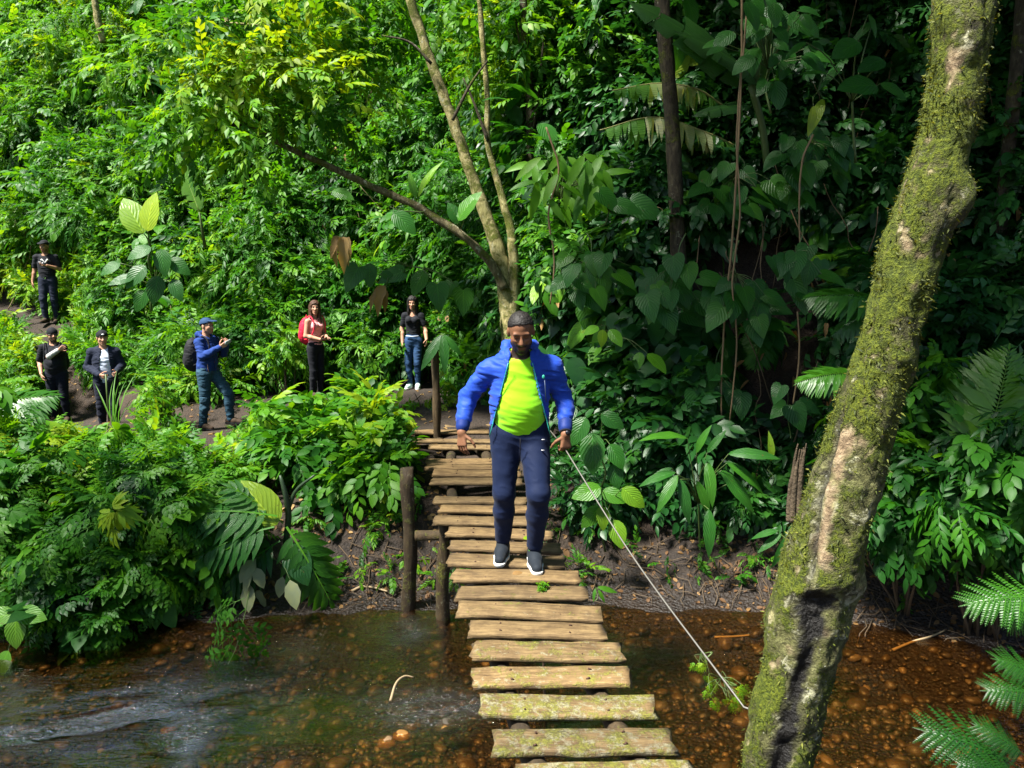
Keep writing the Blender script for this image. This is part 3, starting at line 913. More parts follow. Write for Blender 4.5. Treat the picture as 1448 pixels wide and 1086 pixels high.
tag(mk('twig_litter', V, F, STEMB), kind='stuff')

# ------------------------------------------------------------------ plants with leaves set one by one
RT, UP, TO = np.array([1., 0, 0]), np.array([0, SP, CP]), np.array([0, -CP, SP])
def pxm(d): return FPX / d
def leafset(L, d, r, jd=.12, out=.35, up=.55):
    """L: (px, py, length_px, angle) angle in degrees, 0 hangs straight down, 90 points right"""
    P, D, N, S = [], [], [], []
    for px, py, ln, an in L:
        P.append(at(px, py, d + r.uniform(-jd, jd)))
        a = R(an)
        D.append(RT * math.sin(a) - UP * math.cos(a) + TO * (out + r.uniform(-.2, .2)))
        N.append(TO * .9 + UP * up + r.normal(size=3) * .22)
        S.append(ln / pxm(d) * .95)
    return map(np.array, (P, D, N, S))

def hand_plant(name, label, cat, d, L, tmpl, mat, tint, root=None, group=None, stem=.008, jd=.12, out=.35, spread=.5, petiole=True, back=.35, seed=0, up=.55):
    """leaves as listed, petioles running back to a common stem"""
    r = np.random.default_rng(int(L[0][0] * 7 + L[0][1]) + seed)
    P, D, N, S = leafset(L, d, r, jd, out, up)
    if name in ('climbing_plant', 'drooping_shrub', 'heart_leaf_vine'):
        ok = ~blocked(P + D * S[:, None] * .5, S * .2)
        if ok.sum() > 1: P, D, N, S = P[ok], D[ok], N[ok], S[ok]
    ctr = P.mean(0)
    rt = at(root[0], root[1], d + back) if root is not None else ctr + np.array([0, back, -.35])
    t = thing(name, label, cat, rt, group)
    tl_ = list(tmpl) if isinstance(tmpl, list) else [tmpl]
    which = r.integers(0, len(tl_), len(P))
    T = join([place(tl_[k], P[which == k], D[which == k], N[which == k], S[which == k], .25, r) for k in range(len(tl_)) if (which == k).any()])
    leafobj('foliage', T, mat, tint, t, spread=spread)
    if petiole:
        hub = ctr * .6 + rt * .4 + np.array([0, .1, 0])
        pr = [tube(smooth_path([rt, (rt + hub) / 2 + r.normal(size=3) * .04, hub], 8), np.linspace(stem * 1.5, stem, 8), 6)]
        for p in P:
            mid = (hub + p) / 2 + np.array([0, .02, .10 * np.linalg.norm(p - hub)]) + r.normal(size=3) * .02
            pr.append(tube(smooth_path([hub, mid, p], 7), np.linspace(stem * .8, stem * .4, 7), 5))
        V, F = cat_meshes(pr)
        mk('stem', V, F, STEM, t)
    return t

def spray(cx, cy, w, h, n, ln, seed, ang=(-60, 60)):
    r = np.random.default_rng(seed)
    o = []
    for _ in range(n):
        a, q = r.uniform(0, 6.28), math.sqrt(r.random())
        x = cx + w * q * math.cos(a)
        o.append((x, cy + h * q * math.sin(a), ln * r.uniform(.7, 1.2), r.uniform(*ang) + 35 * math.cos(a) * q))
    return o

def bush(name, label, cat, ctr, n, rad, per, tmpls, size, mat, tint, seed, group=None, squash=(1, 1, .8), droop=.4, stems=6, mass=None, tvar=.2):
    """a shrub: several domes of leafy twigs on stems from one foot"""
    r = np.random.default_rng(seed)
    ctr = np.array(ctr, float)
    foot = np.array([ctr[0], ctr[1] + .1, height(ctr[0], ctr[1] + .1) - .05])
    t = thing(name, label, cat, foot, group)
    C = ctr + r.normal(size=(n, 3)) * np.array(squash) * rad * .55
    C[:, 2] = np.maximum(C[:, 2], height(C[:, 0], C[:, 1]) + .06)
    T, ids = clumps(C, np.tile([0, -.35, .6], (n, 1)), rad * r.uniform(.35, .6, n), per, tmpls, size, r, droop)
    leafobj('foliage', T, mat, (tint + tvar * r.normal(size=n))[ids], t, spread=.55)
    pr = []
    for c in C[:stems]:
        pr.append(tube(smooth_path([foot + r.normal(size=3) * .03, (foot + c) / 2 + r.normal(size=3) * .06, c], 8), np.linspace(.014, .005, 8), 6))
    V, F = cat_meshes(pr)
    mk('stem', V, F, STEMB, t)
    return t

# --- sunlit banana-like plants on the slope
hand_plant('broadleaf_plant', 'young plant holding two glowing yellow-green paddle leaves above the two capped men', 'plant', 13.4,
           [(203, 330, 62, 207), (209, 327, 56, 172)], BROAD, LEAF_B, .98, root=(216, 385), stem=.02, out=.1)
hand_plant('broadleaf_plant', 'plant of large dark glossy leaves drooping below the glowing pair of paddle leaves', 'plant', 13.1,
           [(214, 350, 36, -65), (228, 352, 40, 10), (240, 366, 36, 55), (206, 376, 42, -40), (190, 392, 36, -80), (224, 390, 42, -8), (170, 372, 32, -60), (244, 395, 34, 25), (205, 410, 34, -20), (236, 372, 30, 85)], BROAD, LEAF_B, .42, root=(214, 440), stem=.016)
t = thing('banana_plant', 'banana sapling with one upright pale green leaf rising from the sunny slope', 'banana plant', at(284, 330, 12.8))
T = place(banana_blade(1, .17, 5, .1, 3, .15), [at(282, 300, 12.8)], [RT * -.32 + UP * .95 + TO * .12], [TO + RT * .25], [.98])
leafobj('leaf', T, LEAF_BAN, .42, t)
V, F = tube([at(290, 350, 13), at(286, 325, 12.9), at(282, 300, 12.8)], [.03, .024, .015], 8); mk('stalk', V, F, STEM, t)
# --- climbers on the leaning limb
hand_plant('climbing_plant', 'climber with big glossy oval leaves clinging below the long leaning limb', 'plant', 10.0,
           [(497, 272, 52, 20), (470, 270, 34, 75), (545, 283, 46, 78), (556, 300, 44, 50), (600, 312, 58, 62), (524, 275, 48, -12), (640, 340, 44, -20), (655, 335, 42, 38), (655, 352, 40, 5), (560, 296, 46, -60)],
           BROAD, LEAF_B, .58, root=(600, 300), stem=.007, jd=.2)
hand_plant('climbing_plant', 'climber with two upright oval leaves between the limb and the slanting trunk', 'plant', 10.3,
           [(650, 316, 34, 205), (648, 312, 52, 150)], BROAD, LEAF_B, .5, root=(655, 335))
hand_plant('palm_seedling', 'stiff torn pale leaf standing upright behind the leaning limb', 'plant', 10.5, [(592, 278, 58, 158), (588, 280, 40, 195)], LONGL, LEAF_B, .7, root=(588, 300))
hand_plant('climbing_plant', 'ribbed broad leaves hanging in the dark hollow above the dark haired woman', 'plant', 11.3,
           [(523, 372, 36, 0), (507, 378, 40, -28), (600, 382, 42, -25), (618, 402, 40, 8), (655, 410, 40, 5), (640, 398, 26, -20), (570, 385, 40, -75), (540, 384, 24, 60)],
           [BROAD, HEART], LEAF_B, .48, root=(580, 360), jd=.25)
for lab, L, d in (('shrivelled pale brown leaf hanging above the woman in pink', [(480, 334, 40, -24), (486, 335, 44, 2), (483, 336, 30, -40), (488, 336, 34, 20)], 10.3),
                  ('ochre dried leaf curling down beside the dark haired woman', [(545, 404, 40, -26), (541, 408, 34, -50), (544, 410, 28, 4)], 11.0)):
    hand_plant('dried_leaf', lab, 'dried leaf', d, L, CURL, LEAF_DRY, .75 if 'pale' in lab else .45, root=(L[0][0] + 4, L[0][1] - 12), stem=.004, back=.1, group='dried leaves hanging in the thicket')
# --- leaves about the middle and upper right
hand_plant('drooping_shrub', 'airy shrub of bright slender drooping leaves near the forked trunk', 'shrub', 9.2,
           spray(805, 245, 62, 42, 46, 46, 8, (-70, 80)), [LANCE, LONGL], LEAF_S, .66, root=(770, 330), jd=.3, stem=.006)
hand_plant('broadleaf_plant', 'pair of pale bluish arrow leaves pointing toward the slender dark trunk', 'plant', 8.9,
           [(893, 288, 52, 68), (872, 290, 38, 78), (848, 272, 42, 50)], HEART, LEAF_B, .42, root=(850, 320))
t = thing('banana_plant', 'banana plant with two torn leaves bleached cream in the middle', 'banana plant', at(1052, 300, 9.6))
def torn_leaf(parent, path, drop, seed):
    """arched midrib with split strips hanging from both sides"""
    r = np.random.default_rng(seed)
    mid = smooth_path(path, 60)
    Vs, Fs, Cs, ts, k = [], [], [], [], 0
    i = 2
    while i < 57:
        n = int(r.integers(1, 4)); j = min(i + n, 58)
        t = (i + j) / 120
        prof = min(1, t / .15) ** .6 * min(1, (1 - t) / .22) ** .7
        cream = float(.30 < t < .72) * r.uniform(.5, 1.) + r.uniform(0, .12)
        for sd in (1, -1):
            if r.random() < (.08 if sd > 0 else .3): continue
            L = drop * prof * r.uniform(.6, 1.1)
            sl = RT * r.uniform(-.12, .12)
            for q in range(5):
                u = q / 4
                o = -UP * L * u * (.55 + .45 * u) + TO * sd * L * (.62 * u - .25 * u * u) + sl * L * u
                w0 = .5 + (.5 - .06 * q * r.uniform(.4, 1.4)) * 1.0
                a_, b_ = mid[i], mid[j]
                c_ = (a_ + b_) / 2
                for p_, e in ((a_, -1), (b_, 1)):
                    Vs.append(c_ + (p_ - c_) * (1 - .18 * u - 2.6 * max(0, u - .7)) + o + r.normal(size=3) * .004); Cs.append((sd * u, t * 3, r.uniform(-.05, .05))); ts.append(.30 + .62 * cream * (1 - .25 * (u > .8)))
            for q in range(4):
                v = k + q * 2
                Fs += [(v, v + 1, v + 3), (v, v + 3, v + 2)]
            k += 10
        i = j
    leafobj('leaf', (np.array(Vs), np.array(Fs), np.array(Cs)), LEAF_BAN, np.array(ts), parent, spread=.5)
    V, F = tube(mid, np.linspace(.016, .006, 60), 6)
    mk('midrib', V, F, plain('pale_midrib', (.30, .30, .10), .5) if 'pale_midrib' not in bpy.data.materials else bpy.data.materials['pale_midrib'], parent)
torn_leaf(t, [at(1022, 150, 9.5), at(985, 126, 9.3), at(930, 118, 9.2), at(866, 128, 9.1)], .26, 5)
torn_leaf(t, [at(1050, 212, 9.5), at(1000, 188, 9.3), at(925, 166, 9.2), at(848, 184, 9.1)], .34, 9)
V, F = tube(smooth_path([at(1058, 330, 9.7), at(1056, 270, 9.65), at(1048, 210, 9.5)], 8), .035, 8); mk('stalk', V, F, STEM, t)
V, F = tube(smooth_path([at(1056, 270, 9.65), at(1040, 180, 9.6), at(1012, 137, 9.5)], 8), .022, 8); mk('stalk', V, F, STEM, t)
t = thing('banana_plant', 'banana plant with broad leaves tinted dark as backlit shade above the torn pale ones', 'banana plant', at(1065, 150, 8.8))
for (x0, y0, x1, y1, ln, w, sd) in ((1052, 120, 952, -10, 1.45, .2, 2), (1062, 150, 1000, 140, .75, .16, 3), (1075, 120, 1010, 40, 1.1, .18, 4), (1070, 130, 1090, 20, 1., .17, 6)):
    a, b = at(x0, y0, 8.8), at(x1, y1, 8.4)
    T = place(banana_blade(1, w, 5, .3, sd, .5), [a], [b - a], [UP * .5 + TO * .8], [ln])
    leafobj('leaf', T, LEAF_BAN, .06, t, spread=.3)  # near-black tint paints these leaves as backlit shade
V, F = tube(smooth_path([at(1085, 240, 9), at(1078, 180, 8.9), at(1062, 120, 8.8)], 8), .04, 8); mk('stalk', V, F, STEM, t)
hand_plant('broadleaf_plant', 'tall plant of cut pale leaves catching skylight beside the top of the mossy trunk', 'plant', 7.6,
           [(1235, 30, 44, -50), (1215, 60, 52, -62), (1250, 85, 46, -70), (1240, 122, 62, -88), (1245, 118, 44, 60), (1190, 95, 46, -55), (1170, 105, 40, -100), (1228, 20, 36, 20), (1140, 60, 40, -60)],
           [LONGL, BROAD], LEAF_B, .40, root=(1210, 230), stem=.01, jd=.3)
hand_plant('broadleaf_plant', 'single yellowish leaf hanging against the dark vines', 'plant', 7.9, [(1164, 140, 58, -28), (1150, 150, 40, -10)], LONGL, LEAF_B, .92, root=(1170, 100))
hand_plant('broadleaf_plant', 'bright lime leaf lit through behind the slender dark trunk', 'plant', 9.9, [(950, 110, 44, 150), (968, 90, 36, 115)], BROAD, LEAF_B, .95, root=(950, 150))
hand_plant('climbing_plant', 'dense climber of round dark leaves curtaining the top of the bank', 'plant', 7.9,
           spray(1085, 55, 66, 62, 34, 36, 12, (-60, 60)), [HEART, BROAD], LEAF_B, .42, root=(1090, 160), jd=.3)
# --- heart leaved vines on the shady wall
vine = 'heart leaved vines on the shady bank'
def vine_plant(label, d, L, tint=.5, root=None, tm=HEART, mat=None):
    return hand_plant('heart_leaf_vine', label, 'vine', d, L, tm, mat or LEAF_B, tint, root=root, group=vine, stem=.005, jd=.22, out=.45, up=.8)
vine_plant('heart leaved vine spreading level tiers of leaves beside the forked trunk', 8.4, spray(845, 385, 62, 34, 25, 32, 21, (-30, 70)), .5, (830, 330))
vine_plant('heart leaved vine with the largest paired leaves in the centre of the dark wall', 8.1, spray(960, 405, 48, 44, 19, 39, 22, (-50, 60)), .5, (970, 330))
vine_plant('heart leaved vine hanging around the pair of long lianas', 7.8, spray(1045, 430, 52, 42, 19, 37, 23, (-60, 70)), .46, (1045, 340))
vine_plant('pale trifoliate vine with six lighter leaflets in the dark hollow', 8.0,
           [(846, 462, 26, -70), (852, 466, 26, 0), (862, 466, 32, 38), (905, 498, 28, -15), (916, 500, 40, 50), (840, 470, 20, -100)], .76, (880, 480), BROAD)
vine_plant('heart leaved vine trailing low over the black hollow', 7.9, spray(1012, 548, 44, 36, 12, 36, 24, (-40, 60)), .46, (1025, 480))
vine_plant('heart leaved vine under the torn banana leaves', 8.5, spray(1045, 265, 58, 36, 21, 37, 25, (-50, 60)), .46, (1045, 220))
vine_plant('heart leaved vine with wide lobed leaves close to the leaning mossy trunk', 7.3, spray(1130, 375, 44, 40, 13, 37, 26, (-60, 60)), .45, (1135, 320))
vine_plant('round leaved vine climbing low beside the mossy trunk and the broken stump', 7.2, [(1112, 572, 34, -60), (1120, 574, 42, 20), (1132, 570, 34, 70), (1105, 545, 30, -30)], .36, (1118, 620))
vine_plant('heart leaved vine sprawling high between the banana leaves and mossy trunk', 8.0, spray(1150, 230, 60, 48, 27, 36, 27, (-60, 60)), .45, (1150, 170))
# --- beside the walking man
hand_plant('broadleaf_plant', 'plant of ribbed rounded leaves beside the walking man and the cable', 'plant', 7.35,
           [(838, 612, 62, -4), (862, 628, 42, 30), (828, 590, 46, -30), (868, 655, 40, 5), (815, 575, 44, -60), (850, 585, 40, 60)], BROAD, LEAF_B, .36, root=(850, 690), jd=.15)
hand_plant('broadleaf_plant', 'low plant with bright rounded leaves under the taut cable', 'plant', 7.0,
           [(850, 690, 46, -78), (852, 694, 40, 70), (848, 716, 42, -40), (850, 716, 36, 10), (868, 735, 44, 15), (880, 690, 44, 50)], BROAD, LEAF_B, .72, root=(856, 780), jd=.12)
hand_plant('lanceleaf_plant', 'large plant with long pointed drooping leaves on the earth bank', 'plant', 7.0,
           [(958, 672, 62, -38), (962, 678, 66, 10), (985, 680, 58, 24), (955, 668, 58, -84), (1020, 665, 78, 40), (1000, 652, 66, 4), (1028, 655, 70, 62), (1002, 720, 70, -2), (950, 662, 40, -70), (1030, 642, 72, 98), (985, 640, 46, 170), (972, 620, 80, -108), (1000, 640, 44, 150), (1040, 680, 56, 30)],
           LONGL, LEAF_B, .46, root=(990, 790), stem=.008, jd=.15, up=.8)
hand_plant('seedling', 'single upright pointed leaf shining on the dark bank', 'plant', 6.9, [(1090, 652, 44, 178)], LONGL, LEAF_B, .8, root=(1090, 690), stem=.004, back=.05)
hand_plant('lanceleaf_plant', 'small plant of hanging long leaves touching the mossy trunk', 'plant', 6.0, [(1110, 760, 50, -20), (1105, 755, 46, -60), (1115, 758, 52, 10), (1100, 750, 42, -85)], LONGL, LEAF_B, .42, root=(1120, 800))
hand_plant('seedling', 'tiny strap leaved seedling on the earth under the planks', 'plant', 6.7, [(845, 830, 32, 80), (842, 832, 20, -20), (846, 834, 22, 30)], LONGL, LEAF_S, .55, root=(842, 850), stem=.003, back=.05)
# leaf nailed over the hand-rail post
hand_plant('fallen_leaf', 'big folded green leaf draped over the top of the wooden post', 'leaf', HP[1] - .02,
           [(624, 474, 58, -30), (626, 474, 56, 10), (628, 474, 40, 42)], LONGL, LEAF_B, .36, root=(622, 480), back=.02, stem=.006, jd=.02, up=.3)

# --- fronds and ferns
def frond(parent, a, b, T, mat, tint, arch=.25, face=TO * .6 + UP * .7, seed=0, name='frond'):
    L = np.linalg.norm(b - a)
    P = place(T, [a], [unit(b - a) + UP * arch], [face], [L * 1.04])
    return leafobj(name, P, mat, tint, parent)
def fern(label, root, fr, T, mat=None, cat='fern', name='fern', group=None):
    t = thing(name, label, cat, root, group)
    for k, (a, b, tint) in enumerate(fr):
        frond(t, a, b, T[k % len(T)], mat or LEAF_F, tint)
        if np.linalg.norm(a - root) > .05:
            V, F = tube(smooth_path([root, (root + a) / 2 + np.array([0, 0, .04]), a], 6), .006, 5)
            mk('stem', V, F, STEM, t)
    return t
fern('tall fern with one great arching ribbed frond beside the mossy trunk', at(1372, 760, 6.2),
     [(at(1385, 655, 6.15), at(1452, 520, 5.9), .72), (at(1385, 660, 6.2), at(1470, 610, 6.2), .6)], FROND)
fern('palm seedling with narrow fronds poking out behind the mossy trunk', at(1250, 470, 6.6),
     [(at(1240, 425, 6.5), at(1158, 418, 6.4), .45), (at(1240, 440, 6.5), at(1185, 470, 6.5), .3)], FROND, name='palm_seedling', cat='palm')
fern('little palm frond lying level at mid height of the mossy trunk', at(1215, 580, 6.4), [(at(1208, 528, 6.3), at(1142, 540, 6.2), .5)], FROND, name='palm_seedling', cat='palm')
fern('bright fern reaching over the leafy mud bank', at(1500, 900, 4.9), [(at(1478, 845, 4.9), at(1390, 862, 4.8), .34), (at(1478, 850, 4.9), at(1432, 890, 4.9), .3)], FERN2)
fern('lacy fern spreading low over the water in the corner', at(1470, 1120, 3.9),
     [(at(1440, 1086, 4.2), at(1338, 1050, 4.1), .16), (at(1450, 1070, 4.2), at(1395, 1034, 4.2), .14), (at(1440, 1096, 4.1), at(1375, 1092, 4.0), .16)], FERN2)
fern('fern with a single sunlit frond just above the lacy one', at(1500, 1010, 4.3), [(at(1480, 985, 4.3), at(1416, 985, 4.2), .25), (at(1480, 965, 4.4), at(1432, 942, 4.3), .3)], FERN2)
fern('pale arching frond entering by the stony path below the bearded man', at(-40, 620, 9.4), [(at(-35, 585, 9.4), at(55, 560, 9.3), .45), (at(-30, 590, 9.4), at(40, 590, 9.2), .4)], FROND)

# --- the clump of mixed fronds overhanging the water
root = at(402, 760, 7.0)
t = thing('philodendron', 'sprawling philodendron with feathery fronds and a dark forked stalk overhanging the water', 'plant', root)
BIGFR = [pinnate(LANCE, 9, .40, 60, .25, lambda q: .5 + .7 * math.sin(math.pi * min(1, q * .85 + .12)), seed=90 + i, start=.14, rach=.014) for i in range(2)]
for k, (x0, y0, x1, y1, tn, dd) in enumerate(((392, 730, 268, 742, .45, 6.8), (388, 745, 288, 800, .45, 6.7), (405, 745, 452, 850, .50, 6.8), (400, 740, 330, 700, .5, 6.9), (410, 760, 430, 830, .35, 6.9), (396, 765, 320, 840, .32, 6.8))):
    frond(t, at(x0, y0, dd), at(x1, y1, dd - .2), BIGFR[k % 2], LEAF_B, tn, .3)
leafobj('leaf', place(BROAD, [at(392, 742, 6.8)], [RT * -.6 + UP * .75 + TO * .1], [TO + UP * .4], [.52]), LEAF_B, .88, t)
leafobj('leaf', place(BROAD, [at(410, 770, 6.8)], [RT * .4 - UP * .6 + TO * .4], [TO * .8 + UP * .6], [.4]), LEAF_B, .3, t)
V, F = tube(smooth_path([at(404, 770, 7), at(408, 730, 6.95), at(404, 700, 6.9), at(396, 672, 6.9)], 10), [.03] * 5 + [.028, .026, .024, .02, .012], 8)
V2, F2 = tube(smooth_path([at(407, 720, 6.95), at(420, 692, 6.9), at(445, 672, 6.85)], 8), np.linspace(.024, .01, 8), 8)
mk('stalk', *cat_meshes([(V, F), (V2, F2)]), plain('dark_stalk', (.02, .045, .015), .5, var=.3), t)
hand_plant('withered_plant', 'withered plant with pale grey-green leaves hanging under the feathery fronds', 'plant', 6.6,
           [(355, 800, 46, -12), (360, 802, 36, 30), (352, 825, 44, 2), (362, 790, 44, -35), (400, 815, 34, -10), (410, 820, 46, 20), (362, 835, 30, 40), (340, 790, 30, -50)], [CURL, OVAL, LANCE], LEAF_WILT, .5, root=(385, 770), stem=.005, jd=.1)
t = thing('hanging_sprig', 'green leafy sprig dangling over the brown water', 'sprig', at(352, 842, 6.4))
pth = smooth_path([at(352, 838, 6.4), at(346, 870, 6.1), at(334, 915, 5.8), at(322, 940, 5.6)], 12)
V, F = tube(pth, np.linspace(.005, .002, 12), 5); mk('stem', V, F, STEM, t)
P, D, N, S = leafset([(348, 860, 40, -50), (340, 875, 40, 40), (338, 890, 44, -55), (334, 900, 46, 28), (330, 905, 44, -30), (328, 915, 34, -5), (346, 846, 36, -75)], 5.85, rng, .06)
leafobj('foliage', place(CUT[0], P, D, N, S * 1.35, .2), LEAF_S, .5, t)

# --- shrubs along the left bank, each its own plant
bk = 'cut leaved shrubs along the stream bank'
for k, (px, py, d, rad, tint, lab) in enumerate((
        (30, 655, 7.6, .52, .52, 'cut leaved shrub below the bearded man at the picture edge'),
        (120, 640, 7.9, .46, .58, 'sunlit cut leaved shrub in front of the path below the man in the open jacket'),
        (55, 765, 7.0, .50, .40, 'dense dark green cut leaved shrub above the bright three-part leaf'),
        (160, 745, 7.2, .48, .42, 'cut leaved shrub carrying the yellow lobed leaf'),
        (240, 790, 6.9, .46, .46, 'cut leaved shrub dipping toward the water beside the philodendron'),
        (175, 850, 6.6, .36, .38, 'lowest cut leaved shrub drooping over the muddy water margin'),
        (255, 690, 7.9, .34, .46, 'small cut leaved shrub beside the reddish earth path'),
        (95, 850, 6.4, .34, .34, 'shaded cut leaved shrub hanging near the bright three-part leaf'),
        (-70, 720, 7.0, .55, .44, 'cut leaved shrub half outside the frame'))):
    bush('cut_leaf_shrub', lab, 'shrub', at(px, py, d), 11, rad, 24, CUT + PALM5[:1], .27, LEAF_S, tint + .10, 200 + k, bk, (1.1, .8, .8), .45)
for k, (px, py, d, rad, tint, lab) in enumerate((
        (455, 600, 8.9, .55, .60, 'bright leafy bush in front of the woman in pink'),
        (528, 628, 8.7, .50, .60, 'bright leafy bush touching the side of the footbridge'),
        (425, 640, 9.0, .36, .62, 'small yellow-green bush at the edge of the earth path'),
        (480, 665, 8.3, .40, .48, 'bush drooping over the bare earth beside the bridge posts'),
        (548, 668, 8.2, .32, .48, 'dark bush wrapped about the top of the bridge post'),
        (505, 560, 10.2, .36, .62, 'low sprouting bush between the two women'))):
    bush('broad_leaf_bush', lab, 'bush', at(px, py, d), 10, rad, 22, SPRIG_O, .36, LEAF_S, tint, 230 + k, 'broad leaved bushes beside the footbridge', (1.2, .8, .6), .45)
for k, (px, py, d, rad, tint, lab) in enumerate((
        (1330, 640, 6.6, .5, .46, 'leafy shrub under the great fern frond'),
        (1300, 720, 6.4, .44, .40, 'dark shrub hanging over the mud bank behind the mossy trunk'),
        (1400, 715, 6.1, .46, .50, 'shrub with sunlit trailing tips at the edge of the view'),
        (1440, 640, 6.0, .42, .40, 'shrub beneath the fern and half outside the frame'),
        (1250, 640, 6.9, .36, .34, 'small dark shrub tucked against the leaning trunk'))):
    bush('trailing_shrub', lab, 'shrub', at(px, py, d), 10, rad, 26, SPRIG_L + SPRIG_O, .32, LEAF_S, tint - .06, 250 + k, 'trailing shrubs behind the mossy trunk', (1., .8, .9), .8)
for k, (px, py, d, lab) in enumerate(((345, 610, 10.8, 'tufted sapling at the feet of the man in the blue hooded jacket'), (235, 560, 12.0, 'leafy sapling between the man in the open jacket and the man in blue'),
                                      (400, 500, 13.2, 'leafy sapling behind the red backpack'), (600, 560, 11.6, 'small leafy plant at the feet of the dark haired woman'))):
    bush('sapling', lab, 'sapling', at(px, py, d), 6, .26, 16, SPRIG_L + SPRIG_O, .26, LEAF_S, .60, 270 + k, None, (1, .8, .8), .5)
hand_plant('lobed_plant', 'yellow lobed leaf shining among the green bank shrubs', 'plant', 6.3, [(160, 722, 40, -60), (162, 720, 44, 10), (166, 720, 42, 75), (158, 718, 36, 150), (160, 745, 36, -15)], PALM7, LEAF_S, .95, root=(160, 790), jd=.03)
hand_plant('trifoliate_plant', 'bright three-part ribbed leaf over the dark water margin', 'plant', 5.85, [(22, 872, 48, 10), (20, 868, 52, -85), (24, 866, 50, 88), (12, 920, 44, -20)], BROAD, LEAF_B, .84, root=(10, 960), jd=.03)
GRASS = blade([(.006, 0), (.012, .3), (.013, .6), (.007, .85), (0, 1)], [0, .3, .6, .85, 1], fold=.4, droop=.5)
# grassy stems in front of the man in the white shirt
t = thing('grass_clump', 'tall thin grass stems in front of the man in the open jacket', 'grass', at(165, 610, 11.4))
P, D, N, S = [], [], [], []
for k in range(9):
    P.append(at(165 + rng.uniform(-4, 4), 608, 11.4)); D.append(UP + RT * rng.uniform(-.35, .35) + TO * .1); N.append(TO + RT * rng.uniform(-1, 1)); S.append(rng.uniform(.5, .95))
leafobj('foliage', place(GRASS, np.array(P), np.array(D), np.array(N), np.array(S)), LEAF_S, .62, t)
# ------------------------------------------------------------------ trees
def barkmat(name, cols, moss=.5, scale=1., lich=.5):
    m = M(name)
    co = m.coord('Object')
    mp = m.node('ShaderNodeMapping'); m.lk(co, mp.inputs[0]); mp.inputs['Scale'].default_value = (scale * 9, scale * 9, scale * 3.5)
    g = m.noise(mp.outputs[0], 2.2, 6, .68, .4)
    f = m.noise(co, 60 * scale, 4, .7)
    base = m.ramp(g, [(.3, cols[0]), (.5, cols[1]), (.72, cols[2])])
    pt = m.noise(co, 7 * scale, 5, .7)
    base = m.mix(m.ramp(pt, [(.70 - .25 * lich, 0.), (.76 - .25 * lich, .85)]), base, m.ramp(f, [(.3, (.18, .18, .12)), (.7, (.42, .42, .30))]))
    mo = m.noise(co, 4.2 * scale, 6, .72, .3)
    k = m.ramp(m.math('ADD', mo, m.math('MULTIPLY', f, .22)), [(.80 - .4 * moss, 0.), (.92 - .4 * moss, .95)])
    base = m.mix(k, base, m.ramp(f, [(.25, (.030, .042, .004)), (.55, (.095, .115, .010)), (.8, (.22, .23, .02))]))
    h = m.math('ADD', m.math('MULTIPLY', g, .8), m.math('MULTIPLY', m.math('ADD', k, .4), f))
    m.set(base=base, rough=.85, spec=.25, normal=m.bump(h, .9, .02))
    return m
BARK_L = barkmat('mossy_pale_bark', [(.11, .09, .035), (.30, .26, .11), (.48, .43, .22)], .58, 1.3).m
BARK_D = barkmat('dark_bark', [(.015, .012, .008), (.04, .032, .02), (.10, .085, .05)], .38, 1.2, .3).m
BARK_M = barkmat('mossy_brown_bark', [(.04, .032, .016), (.11, .09, .045), (.24, .21, .12)], .48, 1.3).m

def pxtube(L, d, n, seg=10, jig=0., s=0):
    """L: (px, py, width_px[, depth])"""
    pts = np.array([at(p[0], p[1], p[3] if len(p) > 3 else d) for p in L])
    rad = np.array([p[2] / 2 / pxm(p[3] if len(p) > 3 else d) for p in L])
    c = smooth_path(pts, n)
    r = np.interp(np.linspace(0, 1, n), np.linspace(0, 1, len(L)), rad)
    V, F = tube(c, r * (1 + .06 * vnoise(np.arange(n)[:, None] * np.array([.7, 0, 0]) + s, s)), seg)
    V = V + (jig * fbm(V * 6, 3, s))[:, None]
    return V, F

def crown(parent, cs, rad, per, tm, size, mat, tint, seed, out=(0, 0, .4), name='crown', droop=.4, tvar=.16):
    r = np.random.default_rng(seed)
    cs = np.array(cs, float)
    T, ids = clumps(cs, np.tile(np.array(out, float), (len(cs), 1)), rad * r.uniform(.7, 1.3, len(cs)), per, tm, size, r, droop, 1., .3)
    return leafobj(name, T, mat, (tint + tvar * r.normal(size=len(cs)))[ids], parent, spread=.55)

def scatter_c(n, lo, hi, seed):
    r = np.random.default_rng(seed)
    return r.uniform(lo, hi, (n, 3))

# forked tree behind the walking man
d0 = 10.6
fb = at(722, 520, d0); fb[2] = gz(fb[0], fb[1]) - .1
t = thing('forked_tree', 'pale mossy tree forking low behind the walking man with one limb leaning far over', 'tree', fb)
V, F = pxtube([(724, 560, 34), (722, 470, 28), (717, 420, 26), (710, 375, 21), (696, 330, 19), (668, 250, 15.5), (640, 170, 14.5), (610, 90, 13.5), (580, 0, 13), (545, -110, 12), (500, -230, 9)], d0, 70, 12, .012, 1)
mk('trunk', V, F, BARK_L, t)
V, F = pxtube([(724, 470, 16), (727, 400, 17), (725, 345, 14), (719, 312, 12), (703, 255, 10), (690, 200, 9), (688, 120, 8), (680, 30, 7), (672, -80, 5)], d0 - .06, 50, 10, .008, 2)
mk('limb', V, F, BARK_L, t)
V, F = pxtube([(714, 408, 15), (700, 382, 13), (682, 358, 12), (650, 330, 11.5), (620, 311, 11), (590, 292, 10.5), (550, 274, 10), (500, 252, 10), (450, 228, 9), (410, 210, 8), (375, 192, 8), (350, 177, 7), (335, 160, 8), (326, 120, 5)], d0 - .12, 70, 10, .008, 3)
mk('limb', V, F, BARK_M, t)
tws = []
